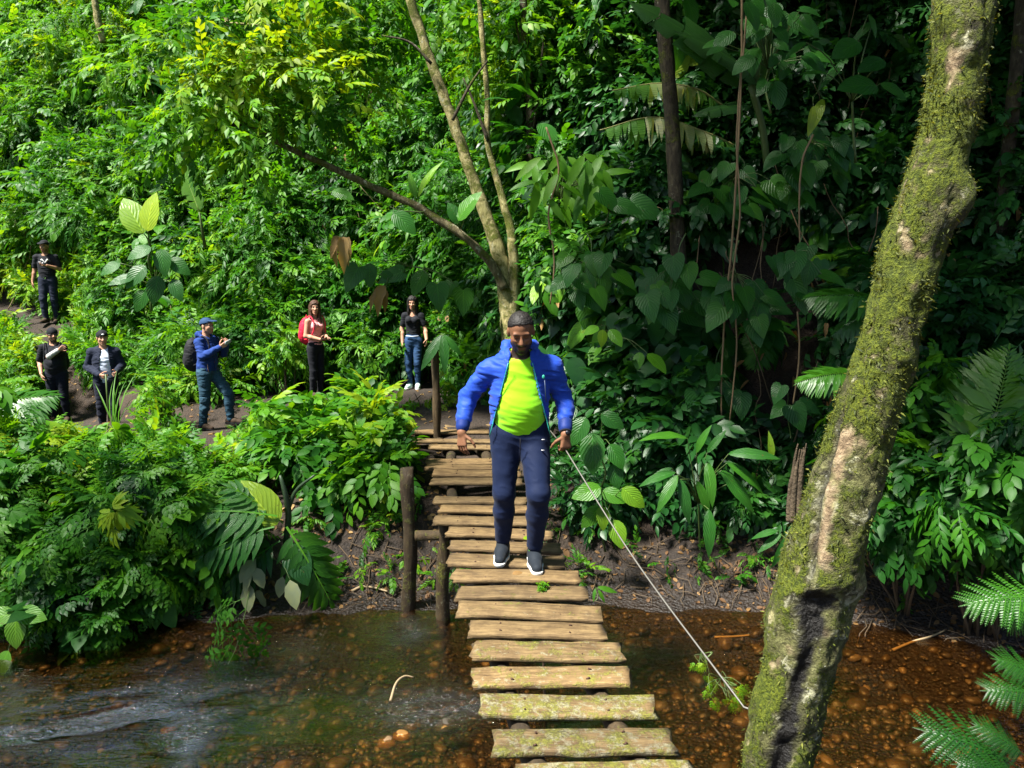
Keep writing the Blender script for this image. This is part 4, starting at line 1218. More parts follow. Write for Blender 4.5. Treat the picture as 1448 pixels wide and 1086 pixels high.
for L in ([(350, 177, 6), (322, 178, 5), (290, 190, 3), (262, 205, 2)], [(340, 165, 5), (345, 130, 4), (352, 95, 2)], [(690, 200, 5), (672, 150, 4), (655, 110, 2)], [(400, 205, 5), (395, 160, 3), (380, 120, 2)], [(640, 170, 5), (665, 120, 4), (690, 85, 2)], [(610, 90, 5), (580, 60, 3), (540, 50, 2)], [(335, 160, 5), (310, 130, 4), (280, 110, 2)]):
    tws.append(pxtube(L, d0 - .15, 12, 6))
for V, F in tws: mk('branch', V, F, BARK_D, t)
P = [at(*p) for p in ((330, 130, 10.3), (290, 165, 10.1), (370, 110, 10.4), (420, 150, 10.2), (330, 190, 10.2), (270, 110, 10.5), (390, 220, 10.1), (460, 190, 10.4), (250, 210, 10.4), (350, 70, 10.6), (450, 90, 10.6), (300, 60, 10.8), (400, 40, 10.7))]
crown(t, P, .62, 64, SPRIG_O[:2] + SPRIG_S, .31, LEAF_S, .64, 301, (0, -.2, .5))
P = [at(*p) for p in ((540, 85, 11.5), (500, 60, 11.6), (660, 60, 11.6), (690, 110, 11.5), (540, 20, 11.5), (490, 10, 11.4), (660, 10, 11.6), (720, 60, 11.6), (520, 140, 11.8), (735, 150, 11.6), (770, 110, 11.4), (455, 20, 11.2), (810, 120, 11.2), (800, 60, 11.4), (850, 90, 11))]
crown(t, P, .55, 52, SPRIG_O[:2] + SPRIG_S, .31, LEAF_S, .58, 302, (0, -.2, .5))

# slender trunks of the forest edge; their crowns close the canopy above the picture
def slender(label, L, d, jig, crowncs, seed, mat, tint, rad=.9, twigs=(), per=46):
    a = at(L[0][0], L[0][1], d)
    t = thing('slender_tree', label, 'tree', (a[0], a[1], min(a[2], gz(a[0], a[1]))))
    V, F = pxtube(L, d, 50, 10, jig, seed); mk('trunk', V, F, mat, t)
    tw = [pxtube(q, d - .03, 10, 6) for q in twigs]
    for c in crowncs[:6]:
        top = V[-12:].mean(0)
        tw.append(tube(smooth_path([top + (0, 0, -.6), (top + np.array(c)) / 2 + (0, 0, .2), c], 10), np.linspace(.05, .012, 10), 7))
    if tw:
        for V, F in tw: mk('branch', V, F, mat, t)
    if len(crowncs): crown(t, crowncs, rad, per, SPRIG_O, .55, LEAF_S, tint, seed, (0, 0, .4))
    return t
slender('slender dark trunk standing in front of the torn cream banana leaves', [(962, 420, 22), (957, 310, 21), (953, 220, 21), (947, 130, 20), (940, 50, 20), (932, -60, 19), (925, -180, 18), (920, -300, 15)], 9.0, .006,
        scatter_c(16, (.4, 7.6, 8.0), (4.4, 10.5, 10.2), 41), 41, BARK_D, .45)
slender('thin twiggy trunk rising just above the low fork of the pale tree', [(742, 420, 12), (744, 330, 12), (750, 220, 12), (748, 120, 11), (742, 40, 11), (738, -60, 10), (735, -160, 8)], 11.2, .006,
        scatter_c(10, (-1.0, 11, 9.6), (2.4, 13.5, 11.), 42), 42, BARK_D, .5, .8,
        [[(750, 200, 6), (762, 130, 4), (768, 60, 3)], [(749, 110, 5), (735, 60, 4), (728, 20, 2)], [(749, 160, 5), (790, 135, 4), (812, 128, 2)], [(752, 230, 4), (775, 300, 4), (800, 380, 3)]])
slender('faint dark trunk in the shade beyond the mossy tree', [(1392, 560, 20), (1402, 450, 19), (1412, 350, 19), (1424, 230, 18), (1436, 110, 18), (1448, -20, 17), (1460, -160, 15)], 8.2, .006,
        scatter_c(14, (3.6, 5.4, 7.6), (7.4, 9.0, 9.8), 43), 43, BARK_D, .42)
slender('grey sapling trunk high on the sunny slope', [(146, 60, 9), (137, 20, 9), (130, -40, 8), (124, -120, 7)], 19, .004, [], 44, BARK_L, .6)
slender('grey branching sapling above the long leaning limb', [(330, 60, 6), (322, 34, 6), (315, 5, 5), (312, -40, 4)], 15, .004, [], 45, BARK_L, .6, .9, [[(300, 32, 4), (330, 33, 4), (375, 36, 3), (392, 30, 2)]])

# ------------------------------------------------------------------ leaning mossy tree close to the camera
prof = [(1364, 0, 90), (1349, 133, 78), (1324, 233, 83), (1286, 370, 88), (1262, 460, 88), (1240, 540, 92), (1208, 640, 108), (1178, 740, 117), (1159, 800, 124), (1136, 900, 122), (1115, 1000, 120), (1100, 1086, 119), (1085, 1180, 124), (1062, 1330, 150)]
dm = 3.2
base_ = at(1070, 1300, dm)
mt = thing('mossy_tree', 'thick leaning tree trunk coated in moss with a black rotten hollow', 'tree', (base_[0], dm, gz(base_[0], dm) - .1))
pts = np.array([at(p[0], p[1], dm) for p in prof][::-1]); rad = np.array([p[2] / 2 / pxm(dm) * .88 for p in prof][::-1])
up_ = [pts[-1] + (pts[-1] - pts[-2]) * k * .9 + np.array([.05 * k, .10 * k, .25 * k]) for k in (1, 2, 3, 4)]
pts = np.vstack([pts, up_]); rad = np.r_[rad, .125, .115, .10, .08]
n = 300; seg = 64
c = smooth_path(pts, n); rr = np.interp(np.linspace(0, 1, n), np.linspace(0, 1, len(rad)), rad)
V, F = tube(c, rr, seg, cap=False)
ax = np.repeat(c, seg, 0); out = unit(V - ax)
fx, fy, _ = project(V)
face = -(out @ np.array([0, CP, -SP]))                    # 1 where it faces the camera
lat = out[:, 0]                                           # -1 .. 1 across the trunk
def blob(px, py, sx, sy, ang=0, mf=-.2):
    a = R(ang); dx, dy = fx - px, fy - py
    u, v = dx * math.cos(a) + dy * math.sin(a), -dx * math.sin(a) + dy * math.cos(a)
    return np.exp(-(u / sx) ** 2 - (v / sy) ** 2) * sstep(mf, mf + .3, face)
disp = .012 * fbm(V * 5, 4, 61) + .010 * fbm(V * np.array([14, 14, 5]), 3, 62) + .005 * fbm(V * 45, 2, 63) - .010 * np.clip(1 - 5 * np.abs(fbm(V * np.array([11, 11, 3.2]), 3, 69)), 0, 1)
disp += .085 * blob(1372, 290, 26, 34, 0, -.9) * sstep(.1, .7, lat)      # burl
disp += .055 * blob(1222, 842, 16, 26, 0, -.9) * sstep(.2, .8, lat)
disp += .030 * blob(1300, 535, 14, 22, 0, -.9) * sstep(.3, .8, lat)
disp += .022 * blob(1112, 862, 22, 26) + .014 * blob(1192, 815, 30, 20) + .016 * blob(1150, 830, 50, 14) * (1 + fbm(V * 14, 3, 72))
# hollow with a raised lip, running down the trunk
ln_x = np.interp(fy, [640, 700, 780, 850, 900, 1000, 1086, 1200], [1183, 1168, 1152, 1152, 1146, 1122, 1100, 1070])
ln_w = np.interp(fy, [560, 640, 740, 830, 850, 905, 960, 1086], [2, 7, 10, 20, 22, 15, 14, 18])
groove = np.exp(-((fx - ln_x) / ln_w) ** 2) * sstep(-.1, .3, face) * sstep(826, 860, fy)
disp -= .045 * groove * (.6 + .6 * fbm(V * 9, 3, 71))
slit = np.exp(-((fx - np.interp(fy, [480, 560, 640, 740, 830], [1212, 1192, 1172, 1152, 1148])) / 5) ** 2) * sstep(540, 600, fy) * sstep(835, 815, fy) * sstep(0, .3, face)
disp -= .03 * slit
V = V + out * disp[:, None]
nz1 = fbm(V * 16, 4, 64)
rot = np.clip((groove * 2.2 - .25 + .9 * nz1 * groove + 1.6 * blob(1154, 848, 34, 17, 0) * (1 + 1.2 * nz1) - .5 * (fbm(V * 30, 3, 73) > .15)) * 1.2, 0, 1)
rot = np.maximum(rot, slit * .9)
scar = np.exp(-((fx - np.interp(fy, [520, 600, 680, 800], [1204, 1192, 1176, 1160])) / np.interp(fy, [500, 620, 700, 800], [8, 13, 13, 9])) ** 2) * sstep(590, 640, fy) * sstep(812, 795, fy)
scar = np.maximum(scar, blob(1197, 620, 12, 18)); scar = np.maximum(scar, .9 * blob(1280, 340, 14, 26, -25)); scar = np.maximum(scar, .8 * blob(1345, 90, 12, 18))
scar = np.clip((scar + .5 * nz1 + .25 * fbm(V * 40, 3, 68) - .3) * 1.8, 0, .95) * (face > 0)
mossa = np.interp(fy, [0, 250, 350, 600, 800, 900, 1086], [.60, .76, .80, .70, .58, .55, .62]) + .30 * fbm(V * 4.5, 3, 66)
mossa = np.clip(mossa - .9 * scar - .9 * rot + .15 * sstep(.3, .9, -lat) + .2 * sstep(.75, 1, lat) * sstep(420, 300, fy), 0, 1)
m = M('mossy_trunk_bark')
co = m.coord('Object')
f1 = m.noise(co, 11, 6, .72, .3); f2 = m.noise(co, 75, 4, .7); f3 = m.noise(co, 26, 5, .7)
bark = m.ramp(f1, [(.3, (.030, .028, .010)), (.48, (.13, .13, .045)), (.62, (.27, .27, .11)), (.75, (.44, .43, .26))])
bark = m.mix(m.ramp(f3, [(.35, .75), (.55, 0.)]), bark, m.mix(1., bark, (.28, .26, .2), 'MULTIPLY'))
bark = m.mix(m.ramp(m.noise(co, 15, 5, .75, .4), [(.53, 0.), (.62, .85)]), bark, (.022, .019, .010))
bark = m.mix(m.ramp(m.noise(co, 8.5, 5, .7, .6), [(.57, 0.), (.62, .8)]), bark, m.ramp(f2, [(.3, (.24, .24, .13)), (.7, (.50, .48, .34))]))
wsp = m.ramp(m.voro(co, 24), [(.06, .8), (.13, 0.)])
bark = m.mix(wsp, bark, (.5, .5, .4))
ma = m.attr('mossy')
k = m.ramp(m.math('ADD', m.math('MULTIPLY', ma, .75), m.math('ADD', m.math('MULTIPLY', m.math('SUBTRACT', f1, .5), 1.2), m.math('MULTIPLY', m.math('SUBTRACT', f2, .5), .45))), [(.40, 0.), (.54, .96)])
mossc = m.ramp(m.math('ADD', m.math('MULTIPLY', f2, .7), m.math('MULTIPLY', f3, .4)), [(.35, (.012, .020, .002)), (.50, (.055, .078, .004)), (.64, (.135, .165, .008)), (.85, (.28, .29, .02))])
base = m.mix(k, bark, mossc)
base = m.mix(m.attr('scar'), base, m.ramp(f3, [(.3, (.10, .065, .038)), (.5, (.24, .17, .10)), (.72, (.40, .32, .21))]))
base = m.mix(m.attr('rot'), base, (.006, .005, .004))
h = m.math('ADD', m.math('MULTIPLY', f1, .6), m.math('ADD', m.math('MULTIPLY', f3, .5), m.math('MULTIPLY', m.math('ADD', k, .3), f2)))
m.set(base=base, rough=m.math('SUBTRACT', .88, m.math('MULTIPLY', m.attr('rot'), .5)), spec=.3, normal=m.bump(h, 1., .032))
mk('trunk', V, F, m.m, mt, attrs={'mossy': ('FLOAT', mossa), 'scar': ('FLOAT', scar), 'rot': ('FLOAT', rot)})
# moss fringe: little shoots standing off the bark
r = np.random.default_rng(77)
w = np.clip(mossa - .35, 0, 1) ** 1.3 * (fbm(V * 7, 3, 67) > -.25) * (fy < 1200) * (fy > -60)
idx = r.choice(len(V), 11000, p=w / w.sum())
P = V[idx] + r.normal(size=(len(idx), 3)) * .006
D = out[idx] * .9 + np.array([0, 0, -.35]) + r.normal(size=(len(idx), 3)) * .55
MOSS_T = blade([(.12, 0), (.16, .4), (0, 1)], [0, .4, 1], fold=.3, droop=.3)
MOSSM = leafmat('moss_shoot', [(.015, .024, .003), (.05, .07, .005), (.12, .14, .01), (.27, .27, .02)], .35, .7, tboost=1.5)
T = place(MOSS_T, P, D, out[idx] + r.normal(size=(len(idx), 3)), np.clip(r.lognormal(-4.6, .45, len(idx)), .005, .024), .3, r)
o = leafobj('moss', T, MOSSM, .42, mt, spread=1.0); o['kind'] = 'stuff'
crown(mt, np.vstack([scatter_c(10, (1.2, 3.0, 7.2), (5.2, 7.2, 9.2), 51), scatter_c(8, (-.6, 4.6, 8.2), (3.4, 7.4, 9.6), 52), scatter_c(7, (-2.3, 5.2, 8.4), (1.8, 8.2, 9.8), 54)]), .85, 46, SPRIG_O, .55, LEAF_S, .5, 53)  # crown out of view; its leftmost clumps are added to shade the right bank
brs = []
for q in ((1.6, 4.2, 7.8), (3.8, 4.6, 8.0), (2.6, 6.4, 8.4), (4.6, 6.2, 8.6), (.6, 5.6, 8.6), (-1.4, 6.4, 8.9)):
    brs.append(tube(smooth_path([pts[-1] - (0, 0, .5), (pts[-1] + np.array(q)) / 2 + (0, 0, .3), q], 12), np.linspace(.07, .015, 12), 8))
for Vb, Fb in brs: mk('branch', Vb, Fb, BARK_L, mt)

# an unseen tree added on the near bank for its shade: its loose crown dapples the left bank and the stream
t = thing('added_shade_tree', 'unseen loose crowned tree added on the near bank to shade the stream', 'tree', (-6.4, .6, gz(-6.4, .6) - .1))
V, F = tube(smooth_path([(-6.4, .6, gz(-6.4, .6) - .1), (-6.3, .9, 3.5), (-6.1, 1.6, 6.4), (-5.9, 2.6, 8.6)], 24), np.linspace(.16, .07, 24), 12); mk('trunk', V, F, BARK_L, t)
cs = scatter_c(5, (-9.2, 1.4, 8.2), (-4.3, 5.4, 9.6), 57)
for c in cs[:5]:
    V, F = tube(smooth_path([(-6.1, 1.8, 6.8), (np.array((-6.1, 1.8, 7.2)) + c) / 2 + (0, 0, .2), c], 10), np.linspace(.05, .012, 10), 7); mk('branch', V, F, BARK_L, t)
crown(t, cs, .8, 40, SPRIG_O, .5, LEAF_S, .5, 58)

# ------------------------------------------------------------------ lianas, stump, sticks, stones, cable
lia = 'lianas hanging on the shady bank'
for lab, L, d in (('twin-strand pale liana hanging straight from the canopy past the heart leaves', [(1048, -40, 3.2), (1049, 60, 3.2), (1044, 200, 3), (1036, 330, 3), (1026, 440, 3), (1020, 540, 2.6), (1022, 620, 2)], 7.75),
                  ('kinked pale liana crossing the twin-strand one', [(1056, 20, 2.4), (1042, 180, 2.4), (1046, 300, 2.4), (1036, 400, 2.6), (1042, 480, 2.4), (1032, 600, 2)], 7.65),
                  ('short brown liana dangling from the broken branch stub', [(1150, 190, 3), (1134, 230, 2.6), (1130, 300, 2.4), (1132, 360, 2)], 7.6),
                  ('thin liana above the round leaves beside the mossy trunk', [(1128, 440, 2.4), (1130, 500, 2.4), (1122, 570, 2.2)], 7.2),
                  ('brown vine stem under the bright drooping shrub', [(772, 180, 3), (790, 240, 3), (776, 300, 3), (784, 370, 2.6), (778, 430, 2)], 9.1)):
    V, F = pxtube(L, d, 40, 6, .006, 9)
    tag(mk('liana', V, F, plain('liana_bark', (.20, .13, .06), .75, var=.4) if 'LIA' not in globals() else LIA, origin=at(L[0][0], L[0][1], d)), lab, 'liana', lia)
    LIA = bpy.data.materials['liana_bark']
r_ = np.random.default_rng(81); sp = []
for k in range(11):
    x0 = 1122 + r_.uniform(-9, 9); h = r_.uniform(625, 672)
    sp.append(pxtube([(x0, 738, 9), (x0 + 1, 705, 8), (x0 + 4, (h + 700) / 2, 6.5), (x0 + 7 + r_.uniform(-2, 4), h, 1.5)], 6.8 + r_.uniform(-.05, .05), 26, 7, .010, 12 + k))
V, F = cat_meshes(sp)
tag(mk('stump', V, F, plain('rotten_wood', (.085, .060, .034), .9, var=.7, bumps=(40, 1., .02)), origin=at(1122, 720, 6.8)), 'broken rotting stump standing on the dark bank beside the round leaves', 'stump')
for lab, L, z0, w in (('curved pale stick poking out of the shallow water', [(552, 988), (560, 974), (572, 967), (585, 965)], .03, 4.5),
                      ('long bare branch lying on the mud margin behind the mossy trunk', [(1262, 925), (1290, 914), (1315, 906), (1336, 893)], .0, 5),
                      ('grey stick at the water edge under the cable', [(1010, 908), (1040, 906), (1075, 902), (1098, 899)], .0, 4),
                      ('curved root arching on the earth beside the bridge posts', [(498, 842), (512, 836), (530, 833), (548, 838)], .0, 5)):
    P = np.array([on_z(x, y, z0) if z0 else ground_at(x, y) for x, y in L])
    P[:, 2] = np.maximum(P[:, 2], height(P[:, 0], P[:, 1])) + .012
    if z0: P[:, 2] += np.array([-.03, .03, .05, .03])
    V, F = tube(smooth_path(P, 16), np.linspace(w, w * .5, 16) / 2 / pxm(P[0, 1]), 7)
    tag(mk('stick', V, F, plain('pale_stick', (.30, .22, .12), .7, var=.3) if 'pale_stick' not in bpy.data.materials else bpy.data.materials['pale_stick'], origin=P[0]), lab, 'stick')
for k, (lab, x, y, wpx, col) in enumerate((('orange stone glowing under the shallow water', 238, 1024, 24, (.50, .20, .02)), ('pale brown wet stone breaking the surface beside the planks', 546, 1045, 27, (.30, .19, .10)),
                                           ('rounded ochre wet stone breaking the surface beside the pale brown one', 569, 1036, 27, (.33, .17, .05)), ('grey boulder with water curling past it beside the planks', 632, 1020, 34, (.10, .085, .065)),
                                           ('small white pebble in the ripples', 143, 1054, 12, (.6, .55, .45)), ('dark flat stone under the clear brown water', 330, 995, 40, (.05, .035, .02)),
                                           ('small grey stone wet at the top just off the dark plank edge', 582, 1024, 18, (.17, .12, .08)))):
    Vr, Fr = rock_shape(30 + k, 18, 12, .62)
    p = on_z(x, y, .0); s = wpx / 2 / pxm(p[1])
    m = M('stone_' + lab.split()[0]); cc = m.coord('Object')
    m.set(base=m.mix(m.noise(cc, 18, 4), tuple(q * .3 for q in col), tuple(min(1, q * .8) for q in col)), rough=.22, normal=m.bump(m.noise(cc, 40, 4), .3, .01))
    low = -.03 if ('under' in lab or 'pebble' in lab) else -.006
    tag(mk('stone', Vr * s * 1.05 + p + (0, 0, low - (s * .45 if low < 0 else 0)), Fr, m.m, origin=p), lab, 'stone')

GRIP = np.array([at(735, 800, 5.5)[0], 5.5, DECK + .004]) + np.array([.286, -.108, .832]) * 1.08      # inside the walking man's closed hand
CAB = [at(1052, 1000, 3.35), at(925, 822, 4.1), GRIP, CABEND]
cpath = np.vstack([smooth_path([CAB[0], CAB[0] * .5 + CAB[2] * .5 + (0, 0, -.06), CAB[2]], 30), smooth_path([CAB[2], CAB[3]], 14)[1:]])
cpath = np.vstack([[at(1114, 1022, 3.2)], cpath])
V, F = tube(cpath, .0048, 8)
m = M('wire_rope'); mp = m.coord('Object'); wv = m.node('ShaderNodeTexWave', wave_type='BANDS', bands_direction='DIAGONAL'); m.lk(mp, wv.inputs[0]); wv.inputs['Scale'].default_value = 90
m.set(base=m.ramp(wv.outputs['Fac'], [(.2, (.09, .085, .075)), (.8, (.22, .21, .185))]), rough=.45, metal=.5)
tag(mk('handrail_cable', V, F, m.m, origin=CAB[0]), 'taut grey steel cable running from the mossy tree to the far post', 'cable')
for lab, x, y, d, L in (('yellow-green creeper sprig curling round the lower cable', 1028, 968, 3.6, spray(1026, 975, 24, 20, 16, 17, 61, (-80, 80))), ('small green sprig on the cable further from the mossy tree', 998, 932, 3.8, spray(996, 945, 12, 14, 8, 13, 62, (-80, 80)))):
    hand_plant('creeper_sprig', lab, 'sprig', d, L, CUT, LEAF_S, .85, root=(x, y), back=.0, stem=.003, jd=.04)
tb = on_z(764, 833, DECK)
bush('moss_tuft', 'small green moss tuft growing on a plank in front of the walking man', 'moss', tb + (0, 0, .02), 4, .05, 30, [OVAL_S], .03, LEAF_S, .6, 290, None, (1, 1, .5), stems=1)
for k, (lab, x, y) in enumerate((('yellow fallen leaf on the plank between the shoes', 740, 762), ('small brown fallen leaf lying by the right shoe tip', 725, 812))):
    p = on_z(x, y, DECK + .012)
    tag(leafobj('fallen_leaf', place(BROAD, [p], [np.array([1, .4, .25])], [np.array([.1, -.2, 1])], [.08]), LEAF_DRY if k else LEAF_S, .95 if not k else .4), lab, 'leaf')
# ------------------------------------------------------------------ signed distance modelling for bodies and clothes
def rotm(yaw=0., pitch=0., roll=0.):
    return np.array(Matrix.Rotation(R(yaw), 3, 'Z') @ Matrix.Rotation(R(pitch), 3, 'X') @ Matrix.Rotation(R(roll), 3, 'Y'))

def cone(a, b, ra, rb=None, k=.02, sy=1., op=1): return ('c', np.array(a, float), np.array(b, float), ra, ra if rb is None else rb, k, sy, op)
def ell(c, r, k=.02, rot=None, op=1): return ('e', np.array(c, float), np.array(r, float), rot if rot is not None else np.eye(3), k, 1., op)

def off(prims, d):
    o = []
    for p in prims:
        if p[0] == 'c': o.append(('c', p[1], p[2], p[3] + d, p[4] + d, p[5], p[6], p[7]))
        else: o.append(('e', p[1], p[2] + d, p[3], p[4], p[5], p[6]))
    return o

def field(prims, lo, hi, res):
    n = np.ceil((np.array(hi) - lo) / res).astype(int) + 1
    ax = [lo[i] + np.arange(n[i]) * res for i in range(3)]
    f = np.full(n, .3, np.float32)
    for p in prims:
        if p[0] == 'c':
            _, a, b, ra, rb, k, sy, op = p
            rm = max(ra, rb) * max(1, sy) + k + 3 * res
            l, h = np.minimum(a, b) - rm, np.maximum(a, b) + rm
        else:
            _, c, r, rot, k, _, op = p
            rm = r.max() + k + 3 * res
            l, h = c - rm, c + rm
        i0 = np.clip(np.floor((l - lo) / res).astype(int), 0, n); i1 = np.clip(np.ceil((h - lo) / res).astype(int) + 1, 0, n)
        if (i1 <= i0).any(): continue
        X, Y, Z = ax[0][i0[0]:i1[0], None, None], ax[1][None, i0[1]:i1[1], None], ax[2][None, None, i0[2]:i1[2]]
        if p[0] == 'c':
            ay, by = a[1] / sy, b[1] / sy
            dx, dy, dz = X - a[0], Y / sy - ay, Z - a[2]
            e = np.array([b[0] - a[0], by - ay, b[2] - a[2]]); L = max(e @ e, 1e-9)
            t = np.clip((dx * e[0] + dy * e[1] + dz * e[2]) / L, 0, 1)
            d = np.sqrt((dx - t * e[0]) ** 2 + (dy - t * e[1]) ** 2 + (dz - t * e[2]) ** 2) - (ra + t * (rb - ra))
        else:
            q = [(X - c[0]) * rot[0][j] + (Y - c[1]) * rot[1][j] + (Z - c[2]) * rot[2][j] for j in range(3)]
            k0 = np.sqrt(sum((q[j] / r[j]) ** 2 for j in range(3))); k1 = np.sqrt(sum((q[j] / r[j] ** 2) ** 2 for j in range(3)))
            d = k0 * (k0 - 1) / np.maximum(k1, 1e-6)
        s = (slice(i0[0], i1[0]), slice(i0[1], i1[1]), slice(i0[2], i1[2]))
        g = f[s]
        if op < 0:
            hh = np.maximum(k - np.abs(g + d), 0) / max(k, 1e-6)
            f[s] = np.maximum(g, -d) + hh * hh * k * .25
        else:
            hh = np.maximum(k - np.abs(g - d), 0) / max(k, 1e-6)
            f[s] = np.minimum(g, d) - hh * hh * k * .25
    return f, ax

def bounds(prims, m=.03):
    lo, hi = np.full(3, 9.), np.full(3, -9.)
    for p in prims:
        if p[-1] < 0: continue
        if p[0] == 'c':
            r = max(p[3], p[4]) * max(1, p[6]); lo = np.minimum(lo, np.minimum(p[1], p[2]) - r); hi = np.maximum(hi, np.maximum(p[1], p[2]) + r)
        else:
            r = p[2].max(); lo = np.minimum(lo, p[1] - r); hi = np.maximum(hi, p[1] + r)
    return lo - m, hi + m

def nets(f, ax):
    """naive surface nets -> vertices, quads"""
    f = f.copy()
    f[0] = f[-1] = .1; f[:, 0] = f[:, -1] = .1; f[:, :, 0] = f[:, :, -1] = .1
    ins = f < 0
    n = f.shape
    c = [ins[i:n[0] - 1 + i, j:n[1] - 1 + j, k:n[2] - 1 + k] for i in (0, 1) for j in (0, 1) for k in (0, 1)]
    any_ = c[0] | c[1] | c[2] | c[3] | c[4] | c[5] | c[6] | c[7]
    all_ = c[0] & c[1] & c[2] & c[3] & c[4] & c[5] & c[6] & c[7]
    I, J, K = np.nonzero(any_ & ~all_)
    vid = np.full(any_.shape, -1, np.int32); vid[I, J, K] = np.arange(len(I))
    val = {(i, j, k): f[I + i, J + j, K + k] for i in (0, 1) for j in (0, 1) for k in (0, 1)}
    acc = np.zeros((len(I), 3)); cnt = np.zeros(len(I))
    for a in range(3):
        o = [q for q in range(3) if q != a]
        for u in (0, 1):
            for v in (0, 1):
                p0 = [0, 0, 0]; p0[o[0]] = u; p0[o[1]] = v; p1 = list(p0); p1[a] = 1
                A, B = val[tuple(p0)], val[tuple(p1)]
                m = (A < 0) != (B < 0)
                t = np.where(m, A / np.where(m, A - B, 1), 0)
                q = np.tile(np.array(p0, float), (len(I), 1)); q[:, a] = t
                acc += q * m[:, None]; cnt += m
    res = ax[0][1] - ax[0][0]
    V = np.array([ax[0][0], ax[1][0], ax[2][0]]) + (np.stack([I, J, K], 1) + acc / np.maximum(cnt, 1)[:, None]) * res
    Q = []
    for a in range(3):
        o = [q for q in range(3) if q != a]
        s0 = [slice(None)] * 3; s1 = [slice(None)] * 3
        s0[a] = slice(0, n[a] - 1); s1[a] = slice(1, n[a])
        A, B = ins[tuple(s0)], ins[tuple(s1)]
        x = np.argwhere(A != B)
        x = x[(x[:, o[0]] > 0) & (x[:, o[1]] > 0) & (x[:, o[0]] < n[o[0]] - 1) & (x[:, o[1]] < n[o[1]] - 1)]
        sg = A[tuple(x.T)]
        g = []
        for du, dv in ((-1, -1), (0, -1), (0, 0), (-1, 0)):
            y = x.copy(); y[:, o[0]] += du; y[:, o[1]] += dv
            g.append(vid[tuple(y.T)])
        q = np.stack(g, 1)
        if a == 1: sg = ~sg
        q[~sg] = q[~sg][:, ::-1]
        Q.append(q)
    Q = np.concatenate(Q)
    return V, Q[(Q >= 0).all(1)]

def solid(prims, res, post=None, m=.03, bb=None):
    lo, hi = bb if bb is not None else bounds(prims, m)
    f, ax = field(prims, np.array(lo), np.array(hi), res)
    if post is not None:
        f = post(f, ax[0][:, None, None], ax[1][None, :, None], ax[2][None, None, :])
    return nets(f, ax)

def vnormals(V, F):
    n = np.zeros_like(V)
    fn = np.cross(V[F[:, 2]] - V[F[:, 0]], V[F[:, 3]] - V[F[:, 1]])
    for j in range(4): np.add.at(n, F[:, j], fn)
    return unit(n)

def wrinkle(V, F, amp, fr, s=0, oct=3):
    N = vnormals(V, F)
    U = V.copy(); U[:, 2] += .22 * U[:, 0] + .05 * vnoise(V * 4.3, s + 3)
    q = fbm(U * np.array(fr), oct, s)
    return V + N * (amp * (1 - 2 * np.abs(q)))[:, None]

# ------------------------------------------------------------------ people
def cloth(name, col, rough=.8, weave=220, var=.18, sheen=.03, bumpy=.25):
    m = M(name); co = m.coord('Object')
    b = m.mix(m.noise(co, 7, 4), tuple(x * (1 - var) for x in col), tuple(min(1, x * (1 + var)) for x in col))
    m.set(base=b, rough=rough, sheen=sheen, spec=.2, normal=m.bump(m.math('ADD', m.math('MULTIPLY', m.noise(co, weave, 2), .3), m.noise(co, 16, 3)), bumpy, .006))
    return m.m
def skinmat(name):
    m = M(name)
    c = m.attr('Col', out='Color')
    co = m.coord('Object')
    m.set(base=m.mix(m.noise(co, 30, 4), m.mix(1., c, (.82, .8, .78), 'MULTIPLY'), c), rough=.55, spec=.25, sss=.05, normal=m.bump(m.noise(co, 90, 3), .12, .003))
    m.b.inputs['Subsurface Radius'].default_value = (.012, .005, .003)
    return m.m
SKIN = skinmat('skin')
def hairmat(name, col):
    m = M(name); co = m.coord('Object')
    mp = m.node('ShaderNodeMapping'); m.lk(co, mp.inputs[0]); mp.inputs['Scale'].default_value = (120, 120, 14)
    n = m.noise(mp.outputs[0], 1, 3)
    m.set(base=m.mix(n, tuple(x * .5 for x in col), tuple(x * 1.5 for x in col)), rough=.62, spec=.3, normal=m.bump(n, .6, .004))
    return m.m
HAIR_K = hairmat('black_hair', (.010, .008, .007)); HAIR_B = hairmat('brown_hair', (.055, .024, .012))

